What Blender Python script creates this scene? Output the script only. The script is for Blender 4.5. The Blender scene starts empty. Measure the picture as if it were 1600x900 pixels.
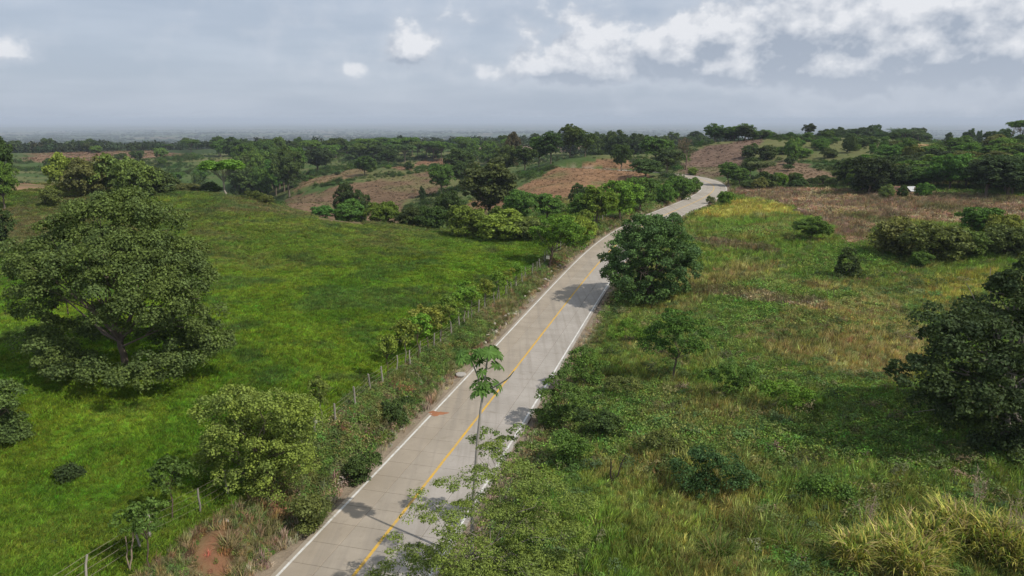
import bpy, math, random
import numpy as np
from mathutils import Vector, Matrix

# ------------------------------------------------------------------ camera, sky, sun, exposure
SC = bpy.context.scene
COL = SC.collection
F, CZ = 1100.0, 19.9                       # focal length in photo pixels, camera height
PITCH = math.radians(13.45)
SP, CP = math.sin(PITCH), math.cos(PITCH)
cam_d = bpy.data.cameras.new('camera')
cam_d.sensor_width = 36.0
cam_d.lens = 36.0 * F / 1600.0
cam_d.clip_start = 0.5
cam_d.clip_end = 90000.0
cam = bpy.data.objects.new('camera', cam_d)
COL.objects.link(cam)
cam.location = (0, 0, CZ)
cam.rotation_euler = (math.pi / 2 - PITCH, 0, 0)
SC.camera = cam

SUN_EL = math.radians(47)
SUN_DIR = Vector((0.85 * math.cos(SUN_EL), -0.527 * math.cos(SUN_EL), math.sin(SUN_EL))).normalized()
sun_d = bpy.data.lights.new('sun', 'SUN')
sun_d.energy = 3.7
sun_d.angle = math.radians(0.6)
sun_d.color = (1.0, 0.95, 0.87)
sun = bpy.data.objects.new('sun', sun_d)
COL.objects.link(sun)
sun.location = (60, -40, 90)
sun.rotation_euler = SUN_DIR.to_track_quat('Z', 'Y').to_euler()

SC.view_settings.view_transform = 'Standard'
SC.view_settings.look = 'None'
SC.view_settings.gamma = 1.0
SC.view_settings.exposure = 0.10
SC.view_settings.use_curve_mapping = False
SC.cycles.use_denoising = True
SC.cycles.denoising_prefilter = 'ACCURATE'
SC.cycles.max_bounces = 4
SC.cycles.diffuse_bounces = 2
SC.cycles.transmission_bounces = 3
SC.cycles.transparent_max_bounces = 4
SC.cycles.volume_bounces = 0


def pix_dir(px, py):
    u = (px - 800.0) / F
    v = (450.0 - py) / F
    return Vector((u, CP + v * SP, -SP + v * CP)).normalized()


class NT:
    """small helper to write node trees"""
    def __init__(self, tree):
        self.t = tree

    def n(self, typ, **kw):
        nd = self.t.nodes.new(typ)
        for k, v in kw.items():
            setattr(nd, k, v)
        return nd

    def l(self, a, b):
        self.t.links.new(a, b)

    def set(self, sock, v):
        if isinstance(v, bpy.types.NodeSocket):
            self.l(v, sock)
        else:
            sock.default_value = v

    def math(self, op, a, b=0.0, c=0.0, clamp=False):
        nd = self.n('ShaderNodeMath', operation=op, use_clamp=clamp)
        self.set(nd.inputs[0], a)
        self.set(nd.inputs[1], b)
        self.set(nd.inputs[2], c)
        return nd.outputs[0]

    def vmath(self, op, a, b=(0, 0, 0), scale=None):
        nd = self.n('ShaderNodeVectorMath', operation=op)
        self.set(nd.inputs[0], a)
        self.set(nd.inputs[1], b)
        if scale is not None:
            self.set(nd.inputs['Scale'], scale)
        return nd.outputs['Value'] if op in ('LENGTH', 'DISTANCE', 'DOT_PRODUCT') else nd.outputs[0]

    def mix(self, fac, a, b, mode='MIX'):
        nd = self.n('ShaderNodeMix', data_type='RGBA', blend_type=mode)
        self.set(nd.inputs[0], fac)
        for s, v in ((nd.inputs[6], a), (nd.inputs[7], b)):
            self.set(s, (*v, 1.0) if isinstance(v, (tuple, list)) and len(v) == 3 else v)
        return nd.outputs[2]

    def noise(self, vec, scale, detail=4.0, rough=0.5, dist=0.0):
        nd = self.n('ShaderNodeTexNoise')
        if vec is not None:
            self.l(vec, nd.inputs['Vector'])
        nd.inputs['Scale'].default_value = scale
        nd.inputs['Detail'].default_value = detail
        nd.inputs['Roughness'].default_value = rough
        nd.inputs['Distortion'].default_value = dist
        return nd.outputs[0]

    def ramp(self, fac, lo, hi, a=0.0, b=1.0, smooth=True):
        nd = self.n('ShaderNodeMapRange', interpolation_type='SMOOTHSTEP' if smooth else 'LINEAR')
        self.set(nd.inputs[0], fac)
        for i, v in ((1, lo), (2, hi), (3, a), (4, b)):
            self.set(nd.inputs[i], v)
        return nd.outputs[0]


# cloud density as a node group: direction -> density
cg = bpy.data.node_groups.new('cloud_density', 'ShaderNodeTree')
cg.interface.new_socket('Vector', in_out='INPUT', socket_type='NodeSocketVector')
cg.interface.new_socket('Density', in_out='OUTPUT', socket_type='NodeSocketFloat')
g = NT(cg)
gi, go = g.n('NodeGroupInput'), g.n('NodeGroupOutput')
dv = gi.outputs[0]
pz = g.vmath('MULTIPLY', dv, (1.0, 1.0, 1.35))
sx = g.n('ShaderNodeSeparateXYZ')
g.l(dv, sx.inputs[0])
lump = g.noise(pz, 15.0, 5.0, 0.56, 0.0)
broad = g.noise(pz, 3.1, 1.0, 0.5)
cov = g.math('MULTIPLY_ADD', sx.outputs[0], 0.36, -0.075)          # the bank lies to the right, clearer to the left
cov = g.math('MULTIPLY_ADD', g.math('SUBTRACT', broad, 0.5), 0.25, cov)
#        photo px, py, half-width, half-height, weight : the single clouds that stand in the sky
for px, py, w, h, a in ((648, 72, 44, 28, .46), (12, 88, 50, 28, .52), (548, 113, 26, 13, .36), (930, 82, 120, 46, .30),
                        (1080, 80, 90, 56, .24), (760, 25, 60, 22, .14), (1270, 60, 170, 60, .26),
                        (1500, 55, 190, 60, .26), (1180, 118, 360, 24, .20), (790, 112, 95, 28, .24)):
    d = pix_dir(px, py)
    m = g.vmath('MULTIPLY', g.vmath('SUBTRACT', dv, tuple(d)), (F / w, F / w, F / h))
    q = g.vmath('LENGTH', m)
    cov = g.math('ADD', cov, g.ramp(q, 1.6, 0.0, 0.0, a))
den = g.math('MULTIPLY_ADD', g.math('SUBTRACT', lump, 0.52), 1.20, cov)
low = g.ramp(sx.outputs[2], 0.012, 0.085)
den = g.math('SUBTRACT', den, g.math('MULTIPLY', g.math('SUBTRACT', 1.0, low), 0.22))
g.l(den, go.inputs[0])

world = bpy.data.worlds.new('World')
SC.world = world
world.use_nodes = True
world.cycles.sampling_method = 'MANUAL'
world.cycles.sample_map_resolution = 512
wt = world.node_tree
wt.nodes.clear()
w = NT(wt)
sky = w.n('ShaderNodeTexSky', sky_type='NISHITA')
sky.sun_disc = False
sky.sun_elevation = SUN_EL
sky.sun_rotation = math.atan2(SUN_DIR.x, SUN_DIR.y)
sky.altitude = 200
sky.air_density = 1.0
sky.dust_density = 2.0
tc = w.n('ShaderNodeTexCoord')
vec = w.vmath('NORMALIZE', tc.outputs['Generated'])


def dens(v):
    nd = w.n('ShaderNodeGroup')
    nd.node_tree = cg
    w.l(v, nd.inputs[0])
    return nd.outputs[0]


d0 = dens(vec)
d1 = dens(w.vmath('ADD', vec, (0.012, -0.005, 0.024)))
alpha = w.ramp(d0, -0.03, 0.17)
thin = w.ramp(d0, -0.25, 0.10, 0.0, 0.40)
lit = w.math('MULTIPLY_ADD', w.math('SUBTRACT', d0, d1), 3.4, 0.35)
lit = w.math('SUBTRACT', lit, w.ramp(d0, 0.2, 0.55, 0.0, 0.15), clamp=True)
ccol = w.mix(lit, (3.5, 4.05, 4.95), (7.7, 7.85, 8.2))
sz = w.n('ShaderNodeSeparateXYZ')
w.l(vec, sz.inputs[0])
streak = w.noise(w.vmath('MULTIPLY', vec, (2.0, 2.0, 13.0)), 2.0, 3.0, 0.55)
veil = w.mix(w.ramp(streak, .30, .70), (4.2, 4.85, 5.9), (5.0, 5.6, 6.6))            # high thin cloud veil
base = w.mix(0.86, sky.outputs[0], veil)
base = w.mix(thin, base, (5.9, 6.3, 7.0))
ca = w.math('MULTIPLY', alpha, w.ramp(sz.outputs[2], 0.0, 0.10, 0.40, 0.92))
skyc = w.mix(ca, base, ccol)
bg = w.n('ShaderNodeBackground')
w.l(skyc, bg.inputs[0])
bg.inputs[1].default_value = 0.1
out = w.n('ShaderNodeOutputWorld')
w.l(bg.outputs[0], out.inputs[0])

# ------------------------------------------------------------------ numeric helpers
rng = np.random.default_rng(11)
_perm = rng.random((256, 256))


def vnoise(x, y):
    xi, yi = np.floor(x).astype(int), np.floor(y).astype(int)
    fx, fy = x - xi, y - yi
    fx, fy = fx * fx * (3 - 2 * fx), fy * fy * (3 - 2 * fy)
    a = _perm[xi & 255, yi & 255]
    b = _perm[(xi + 1) & 255, yi & 255]
    c = _perm[xi & 255, (yi + 1) & 255]
    d = _perm[(xi + 1) & 255, (yi + 1) & 255]
    return (a * (1 - fx) + b * fx) * (1 - fy) + (c * (1 - fx) + d * fx) * fy


def fbm(x, y, s, o=4, g=0.5):
    """0..1 fractal noise with feature size s"""
    r = np.zeros(np.shape(x))
    a = 1.0
    n = 0.0
    for i in range(o):
        r = r + a * vnoise(x / s + 17.3 * i, y / s - 9.1 * i)
        n += a
        a *= g
        s = s / 2.03
    return r / n


def sstep(a, b, x):
    t = np.clip((np.asarray(x, float) - a) / (b - a), 0, 1)
    return t * t * (3 - 2 * t)


def pixz(px, py, Y):
    """ground point seen at a photo pixel, at forward distance Y"""
    u, v = (px - 800.0) / F, (450.0 - py) / F
    t = Y / (CP + v * SP)
    return (u * t, Y, CZ + t * (-SP + v * CP))


def pixplane(px, py, z):
    u, v = (px - 800.0) / F, (450.0 - py) / F
    t = (z - CZ) / (-SP + v * CP)
    return (u * t, t * (CP + v * SP), z)


# ------------------------------------------------------------------ road centre line
rows = [(900, 552, .3), (800, 630.5, .15), (700, 709, 0), (610, 779, -.1), (520, 848.5, -.15), (447, 905.5, .0), (400, 945, .5),
        (370, 978, .9), (344, 1021, 1.15), (328, 1057, 1.25), (317, 1083, 1.3), (306, 1105, 1.35), (296, 1116, 1.45), (287, 1112, 1.7),
        (279, 1093, 2.2), (274, 1066, 2.7)]
RP = np.array([pixplane(x, y, z) for y, x, z in rows])
d0_ = RP[0] - RP[2]
RP = np.vstack([[RP[0] + d0_ * 1.6], [RP[0] + d0_ * .8], RP, [RP[-1] + np.array([-16, 14, .4])], [RP[-1] + np.array([-36, 26, .4])]])


def catmull(P, step):
    out_ = []
    for i in range(len(P) - 1):
        p0, p1, p2, p3 = P[max(i - 1, 0)], P[i], P[i + 1], P[min(i + 2, len(P) - 1)]
        n = max(2, int(np.linalg.norm(p2 - p1) / 0.5))
        # centripetal-ish
        for k in range(n):
            t = k / n
            out_.append(0.5 * ((2 * p1) + (-p0 + p2) * t + (2 * p0 - 5 * p1 + 4 * p2 - p3) * t * t + (-p0 + 3 * p1 - 3 * p2 + p3) * t ** 3))
    out_.append(P[-1])
    Q = np.array(out_)
    for _ in range(6):                                     # smooth, then resample evenly
        for __ in range(12):
            Q[1:-1] = 0.25 * Q[:-2] + 0.5 * Q[1:-1] + 0.25 * Q[2:]
        s = np.concatenate([[0], np.cumsum(np.linalg.norm(np.diff(Q[:, :2], axis=0), axis=1))])
        ss = np.arange(0, s[-1], step)
        Q = np.stack([np.interp(ss, s, Q[:, i]) for i in range(3)], 1)
    return Q


RC = catmull(RP, 0.875)
RT = np.gradient(RC[:, :2], axis=0)
RT /= np.linalg.norm(RT, axis=1)[:, None]
RN = np.stack([RT[:, 1], -RT[:, 0]], 1)                  # to the right of the road


def road_dist(x, y):
    """signed distance (right positive) and road height, for arrays"""
    x, y = np.asarray(x, float).ravel(), np.asarray(y, float).ravel()
    sd = np.full(x.shape, 1e3)
    zr = np.zeros(x.shape)
    near = np.where((x > RC[:, 0].min() - 40) & (x < RC[:, 0].max() + 40) & (y > RC[:, 1].min() - 40) & (y < RC[:, 1].max() + 40))[0]
    for c in np.array_split(near, max(1, len(near) // 20000)):
        dx = x[c][:, None] - RC[None, :, 0]
        dy = y[c][:, None] - RC[None, :, 1]
        d2 = dx * dx + dy * dy
        k = d2.argmin(1)
        ar = np.arange(len(c))
        sgn = dx[ar, k] * RN[k, 0] + dy[ar, k] * RN[k, 1]
        sd[c] = np.sign(sgn) * np.sqrt(d2[ar, k])
        zr[c] = RC[k, 2]
    return sd, zr


# ------------------------------------------------------------------ terrain heights: thin plate spline through ground seen in the photo
ctrl = [pixz(*c) for c in (
    (200, 600, 43), (50, 750, 32), (300, 830, 28), (500, 600, 45), (400, 450, 72), (650, 450, 75), (700, 400, 92), (250, 300, 140),
    (350, 303, 140), (430, 322, 132), (520, 345, 125), (600, 352, 121), (690, 368, 112), (760, 382, 106), (100, 290, 150), (0, 285, 150),
    (150, 400, 88), (300, 380, 95), (0, 450, 70), (0, 350, 110), (550, 480, 66), (600, 400, 90),
    (560, 340, 200), (480, 318, 215), (640, 300, 255), (560, 275, 290), (700, 262, 300), (470, 293, 270), (600, 330, 215), (690, 310, 225),
    (720, 322, 205), (870, 265, 240), (900, 248, 262), (960, 251, 258), (830, 290, 215), (1000, 285, 212), (930, 300, 190), (800, 300, 215),
    (770, 280, 270), (620, 255, 420), (700, 240, 480), (450, 285, 330), (500, 265, 360), (300, 250, 430), (220, 245, 450), (100, 247, 430),
    (60, 272, 330), (150, 236, 520), (40, 240, 450), (600, 226, 800), (900, 216, 800), (1000, 216, 700),
    (1150, 300, 180), (1300, 310, 160), (1500, 318, 140), (1590, 330, 130), (1300, 400, 91), (1100, 380, 105), (1200, 340, 130),
    (1500, 450, 72), (1200, 480, 69), (1400, 600, 46), (1100, 650, 42), (1300, 850, 28.5), (1560, 850, 28), (950, 800, 31), (1250, 430, 84),
    (1200, 270, 220), (1150, 240, 280), (1120, 224, 300), (1230, 214, 330), (1300, 250, 240), (1400, 225, 310), (1450, 231, 300),
    (1520, 260, 200), (1580, 226, 260), (1350, 216, 340), (1060, 262, 255), (1090, 245, 280))]
XY = lambda px, Y: (px - 800.0) / F * (Y * CP + 22 * SP)
ctrl += [(XY(px, Y), Y, z) for px, Y, z in (
    (250, 195, -4), (350, 185, -3), (430, 172, -5), (520, 160, -6), (600, 158, -6), (700, 150, -4.5), (770, 140, -2), (830, 130, -.3), (100, 210, -2),
    (0, 210, 0), (400, 260, -15), (300, 290, -13), (200, 300, -9), (900, 340, -4), (800, 350, -8), (1000, 350, -2), (1200, 470, -2), (1400, 470, -2),
    (1590, 420, 2), (1100, 420, -2), (420, 330, -13), (960, 160, .6), (1000, 175, 1.0), (880, 150, -.2))]
ctrl += [(-130, 0, 3.5), (-60, -10, 3), (60, -10, 1.5), (130, 0, 3), (0, -70, .5), (-220, 150, 3), (190, 140, 5), (-330, 320, -4), (330, 330, 9), (-450, 520, -6),
         (450, 520, 3), (-200, 60, 4), (200, 60, 4), (-650, 800, -18), (650, 800, -12), (0, 900, -10), (-300, 900, -16), (300, 900, -10)]
for i in range(8, len(RC), 14):
    b = np.interp(RC[i, 1], [20, 30, 40, 57, 75, 95, 130, 160, 230], [1.9, 2.0, 2.0, 1.6, 1.1, .8, .5, .4, .5])
    for off, dz in ((-6.6, b), (-9.5, b + .1), (5.5, .1), (9.0, .35)):
        p = RC[i, :2] + RN[i] * off
        ctrl.append((p[0], p[1], RC[i, 2] + dz))
CT = np.array(ctrl)


def tps_fit(P, z, lam=0.6):
    n = len(P)
    d = np.linalg.norm(P[:, None] - P[None], axis=2) / 100.0
    K = np.where(d > 0, d * d * np.log(d + 1e-12), 0) + np.eye(n) * lam * 1e-3
    A = np.zeros((n + 3, n + 3))
    A[:n, :n] = K
    A[:n, n] = 1
    A[:n, n + 1:] = P / 100.0
    A[n:, :n] = A[:n, n:].T
    return np.linalg.solve(A, np.concatenate([z, np.zeros(3)]))


TW = tps_fit(CT[:, :2], CT[:, 2])


def tps(x, y):
    r = np.zeros(x.shape)
    for c in np.array_split(np.arange(len(x)), max(1, len(x) // 20000)):
        dx = (x[c][:, None] - CT[None, :, 0]) / 100.0
        dy = (y[c][:, None] - CT[None, :, 1]) / 100.0
        d2 = dx * dx + dy * dy
        r[c] = (0.5 * d2 * np.log(d2 + 1e-20)) @ TW[:-3] + TW[-3] + TW[-2] * x[c] / 100 + TW[-1] * y[c] / 100
    return r


def height(x, y):
    shp = np.shape(x)
    x, y = np.asarray(x, float).ravel(), np.asarray(y, float).ravel()
    r = np.hypot(x, y)
    zf = np.interp(r, [0, 500, 800, 1200, 2200, 4000, 8000, 40000], [0, -4, -12, -26, -52, -86, -108, -112])
    amp = np.interp(r, [400, 900, 2000, 6000, 30000], [2, 7, 14, 22, 26])
    zf = zf + amp * (fbm(x + 300, y, 700.0, 4) - 0.5) * 1.7
    w_ = sstep(520, 900, r)
    h = zf.copy()
    k = np.where(w_ < 1)[0]
    h[k] = (1 - w_[k]) * np.clip(tps(x[k], y[k]), -25, 25) + w_[k] * zf[k]
    h += (fbm(x, y, 26.0, 3) - 0.5) * 1.1 * sstep(30, 90, r) + (fbm(x + 50, y, 5.0, 3) - 0.5) * 0.45
    sd, zr = road_dist(x, y)
    a = np.abs(sd)
    jag = (fbm(x, y, 3.0, 3) - 0.5)
    wl = sstep(4.15, 6.3 , a + jag * 1.6)                # cut bank on the left
    wr = sstep(3.9, 8.0, a)
    wt_ = np.where(a < 4.0, 0, np.where(sd < 0, wl, wr))
    h = np.where(a < 100, (zr - 0.14) * (1 - wt_) + h * wt_, h)
    return h.reshape(shp)


def axis(lo, hi, c, a, d):
    s0, s1 = math.asinh((lo - c) / a), math.asinh((hi - c) / a)
    n = int((s1 - s0) / (d / a)) + 1
    return c + a * np.sinh(np.linspace(s0, s1, n))


GX = axis(-24000, 24000, 4, 34, 0.62)
GY = axis(-90, 30000, 36, 40, 0.62)
MX, MY = np.meshgrid(GX, GY)
GZ = height(MX, MY)


def gz(x, y):
    """height of the terrain mesh (bilinear)"""
    x, y = np.asarray(x, float), np.asarray(y, float)
    i = np.clip(np.searchsorted(GX, x) - 1, 0, len(GX) - 2)
    j = np.clip(np.searchsorted(GY, y) - 1, 0, len(GY) - 2)
    fx = (x - GX[i]) / (GX[i + 1] - GX[i])
    fy = (y - GY[j]) / (GY[j + 1] - GY[j])
    return (GZ[j, i] * (1 - fx) + GZ[j, i + 1] * fx) * (1 - fy) + (GZ[j + 1, i] * (1 - fx) + GZ[j + 1, i + 1] * fx) * fy


def hit(px, py, tmax=2500.0):
    """where the line of sight through a photo pixel meets the terrain"""
    d = pix_dir(px, py)
    t = np.geomspace(12, tmax, 1500)
    zz = CZ + d.z * t - gz(d.x * t, d.y * t)
    k = np.where(zz <= 0)[0]
    if len(k) == 0:
        return None
    k = k[0]
    a, b = t[max(k - 1, 0)], t[k]
    za, zb = zz[max(k - 1, 0)], zz[k]
    tt = a + (b - a) * za / (za - zb + 1e-9)
    return np.array([d.x * tt, d.y * tt])


def at_dist(px, Y):
    """ground point in the column px at forward distance Y"""
    z = 0.0
    for _ in range(8):
        x = (px - 800.0) / F * (Y * CP + (CZ - z) * SP)
        z = float(gz(x, Y))
    return x, Y, z

# ------------------------------------------------------------------ object helpers
def put(name, data=None, parent=None, label=None, cat=None, group=None, kind=None, loc=None, color=None):
    o = bpy.data.objects.new(name, data)
    COL.objects.link(o)
    if parent is not None:
        o.parent = parent
    if loc is not None:
        o.location = loc
    for k, v in (('label', label), ('category', cat), ('group', group), ('kind', kind)):
        if v:
            o[k] = v
    if color is not None:
        o.color = (*color[:3], 1.0)
    return o


def mesh_np(name, V, faces, mat, smooth=False, fattr=None, vcol=None, mats=None, midx=None):
    """faces: list of int arrays (n,k)"""
    V = np.asarray(V, np.float32)
    me = bpy.data.meshes.new(name)
    me.vertices.add(len(V))
    me.vertices.foreach_set('co', V.ravel())
    loops = np.concatenate([np.asarray(f, np.int32).ravel() for f in faces])
    sizes = np.concatenate([np.full(len(f), np.asarray(f).shape[1], np.int32) for f in faces])
    me.loops.add(len(loops))
    me.loops.foreach_set('vertex_index', loops)
    me.polygons.add(len(sizes))
    me.polygons.foreach_set('loop_start', np.concatenate([[0], np.cumsum(sizes)[:-1]]).astype(np.int32))
    me.update(calc_edges=True)
    me.polygons.foreach_set('use_smooth', np.full(len(sizes), bool(smooth)))
    for m in (mats or [mat]):
        me.materials.append(m)
    if midx is not None:
        me.polygons.foreach_set('material_index', np.asarray(midx, np.int32))
    if fattr is not None:
        for k, v in fattr.items():
            a = me.attributes.new(k, 'FLOAT', 'FACE')
            a.data.foreach_set('value', np.asarray(v, np.float32))
    if vcol is not None:
        a = me.attributes.new('col', 'FLOAT_COLOR', 'POINT')
        a.data.foreach_set('color', np.concatenate([vcol, np.ones((len(vcol), 1))], 1).astype(np.float32).ravel())
    me.validate()
    return me


def new_mat(name):
    m = bpy.data.materials.new(name)
    m.use_nodes = True
    m.node_tree.nodes.clear()
    t = NT(m.node_tree)
    o = t.n('ShaderNodeOutputMaterial')
    return m, t, o


def principled(t, o, col, rough=0.8, spec=0.2, bump=None):
    b = t.n('ShaderNodeBsdfPrincipled')
    t.set(b.inputs['Base Color'], (*col, 1.0) if isinstance(col, tuple) else col)
    t.set(b.inputs['Roughness'], rough)
    b.inputs['Specular IOR Level'].default_value = spec
    if bump is not None:
        bn = t.n('ShaderNodeBump')
        bn.inputs['Strength'].default_value = bump[1]
        bn.inputs['Distance'].default_value = bump[2]
        t.l(bump[0], bn.inputs['Height'])
        t.l(bn.outputs[0], b.inputs['Normal'])
    t.l(b.outputs[0], o.inputs[0])
    return b


def leaf_shader(t, o, col, trans=0.30, rough=0.6, spec=0.10):
    b = t.n('ShaderNodeBsdfPrincipled')
    t.l(col, b.inputs['Base Color'])
    b.inputs['Roughness'].default_value = rough
    b.inputs['Specular IOR Level'].default_value = spec
    tr = t.n('ShaderNodeBsdfTranslucent')
    t.l(t.mix(1.0, col, (1.0, 1.0, 0.55), 'MULTIPLY'), tr.inputs[0])
    mx = t.n('ShaderNodeMixShader')
    mx.inputs[0].default_value = trans
    t.l(b.outputs[0], mx.inputs[1])
    t.l(tr.outputs[0], mx.inputs[2])
    t.l(mx.outputs[0], o.inputs[0])


def attr(t, name, typ='GEOMETRY'):
    return t.n('ShaderNodeAttribute', attribute_name=name, attribute_type=typ)


# leaves of trees and bushes: the object's colour, varied leaf by leaf (old and young leaves) and clump by clump
M_LEAF, t, o = new_mat('leaf')
oi = t.n('ShaderNodeObjectInfo')
lc = attr(t, 'lc').outputs['Fac']
ck = attr(t, 'ck').outputs['Fac']
c = t.mix(t.ramp(ck, 0.0, 1.0, 0.0, 0.55, False), oi.outputs['Color'], t.mix(1.0, oi.outputs['Color'], (1.55, 1.42, 0.70), 'MULTIPLY'))
c = t.mix(1.0, c, t.n('ShaderNodeCombineColor').outputs[0], 'MULTIPLY')
cc = [n for n in t.t.nodes if n.bl_idname == 'ShaderNodeCombineColor'][0]
val = t.math('MULTIPLY_ADD', lc, 0.95, 0.55)
for i in range(3):
    t.l(val, cc.inputs[i])
leaf_shader(t, o, c)

# bark: object colour with vertical streaks
M_BARK, t, o = new_mat('bark')
oi = t.n('ShaderNodeObjectInfo')
tcn = t.n('ShaderNodeTexCoord')
nz = t.noise(t.vmath('MULTIPLY', tcn.outputs['Object'], (6, 6, 1.2)), 3.0, 5, .6)
principled(t, o, t.mix(nz, t.mix(1.0, oi.outputs['Color'], (.55, .55, .55), 'MULTIPLY'), t.mix(1.0, oi.outputs['Color'], (1.35, 1.3, 1.25), 'MULTIPLY')), 0.9, .1,
           (nz, .6, .03))

# grass and weeds that stand as instances: colour of the spot they grow on
M_GRASS, t, o = new_mat('grass_blade')
ic = attr(t, 'icol', 'INSTANCER').outputs['Color']
lc = attr(t, 'lc').outputs['Fac']
cc = t.n('ShaderNodeCombineColor')
val = t.math('MULTIPLY_ADD', lc, 0.9, 0.58)
for i in range(3):
    t.l(val, cc.inputs[i])
leaf_shader(t, o, t.mix(1.0, ic, cc.outputs[0], 'MULTIPLY'), 0.28, 0.7, 0.12)

# ground: vertex colour of what grows there with fine mottling
M_GROUND, t, o = new_mat('ground')
vc = attr(t, 'col').outputs['Color']
geo = t.n('ShaderNodeNewGeometry')
n1 = t.noise(geo.outputs['Position'], 0.9, 6, .65)
n2 = t.noise(geo.outputs['Position'], 7.0, 4, .6)
n3 = t.noise(geo.outputs['Position'], 0.13, 4, .6)
m_ = t.math('MULTIPLY_ADD', n1, 0.9, t.math('MULTIPLY_ADD', n2, 0.6, t.math('MULTIPLY', n3, 0.5)))
cc = t.n('ShaderNodeCombineColor')
for i in range(3):
    t.l(m_, cc.inputs[i])
hb = t.math('MULTIPLY_ADD', n2, 0.3, n1)
principled(t, o, t.mix(1.0, vc, cc.outputs[0], 'MULTIPLY'), 0.95, .05, (hb, .8, .25))

# ------------------------------------------------------------------ zones on the ground
def poly_world(pts):
    r = []
    for p in pts:
        h = hit(*p)
        if h is not None:
            r.append(h)
    return np.array(r)


def inside(P, x, y):
    r = np.zeros(x.shape, bool)
    n = len(P)
    for i in range(n):
        x0, y0 = P[i]
        x1, y1 = P[(i + 1) % n]
        c_ = ((y0 > y) != (y1 > y)) & (x < (x1 - x0) * (y - y0) / (y1 - y0 + 1e-12) + x0)
        r ^= c_
    return r


PLOWED = [(poly_world(p), c_) for p, c_ in (
    (((792, 316), (800, 300), (830, 284), (870, 262), (900, 250), (990, 254), (1018, 268), (1012, 288), (1060, 283), (1050, 300), (930, 306), (850, 312)), (0.250, 0.147, 0.080)),
    (((436, 316), (500, 301), (560, 287), (650, 270), (702, 264), (696, 300), (640, 312), (625, 348), (560, 352), (500, 343)), (0.174, 0.114, 0.069)),
    (((700, 332), (740, 312), (790, 306), (800, 320), (760, 345)), (0.232, 0.135, 0.074)),
    (((462, 298), (500, 288), (555, 277), (580, 271), (574, 262), (520, 272), (470, 285)), (0.214, 0.147, 0.079)),
    (((600, 262), (660, 252), (735, 243), (740, 249), (690, 260), (640, 266)), (0.232, 0.131, 0.077)),
    (((1055, 272), (1085, 243), (1108, 228), (1150, 219), (1192, 217), (1180, 235), (1160, 246), (1162, 260), (1120, 276), (1100, 280)), (0.162, 0.108, 0.077)),
    (((1180, 264), (1228, 248), (1262, 258), (1300, 270), (1306, 290), (1250, 293), (1200, 288)), (0.180, 0.122, 0.075)),
    (((1398, 230), (1425, 225), (1485, 227), (1475, 236), (1430, 238)), (0.348, 0.240, 0.108)),
    (((30, 252), (60, 240), (150, 236), (250, 238), (300, 243), (200, 248), (100, 254)), (0.220, 0.135, 0.084)),
    (((0, 300), (0, 290), (50, 286), (60, 296)), (0.255, 0.164, 0.098)))]
WEEDY = poly_world(((1140, 297), (1330, 299), (1599, 312), (1599, 372), (1480, 350), (1380, 347), (1320, 388), (1270, 340), (1200, 318), (1150, 306)))
YELLOW = poly_world(((1078, 341), (1110, 328), (1140, 315), (1165, 317), (1200, 324), (1255, 335), (1190, 337), (1130, 340)))
GOLD = poly_world(((1440, 440), (1500, 425), (1560, 425), (1540, 470), (1450, 480)))
DRYR = poly_world(((1140, 520), (1230, 490), (1400, 470), (1450, 520), (1400, 600), (1320, 590), (1230, 570)))
BROWN2 = poly_world(((1080, 365), (1180, 378), (1240, 395), (1230, 405), (1120, 388)))
BROWN3 = poly_world(((1070, 440), (1180, 455), (1300, 475), (1290, 492), (1160, 475), (1080, 462)))
RED = [np.array(hit(*p)) for p in ((338, 838), (330, 872), (427, 797), (1010, 330))]
_RX = RC[np.argsort(RC[:220, 1])][:, 0]
_RY = np.sort(RC[:220, 1])


def left_of_road(x, y):
    return x < np.interp(y, _RY, _RX[:len(_RY)])


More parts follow.
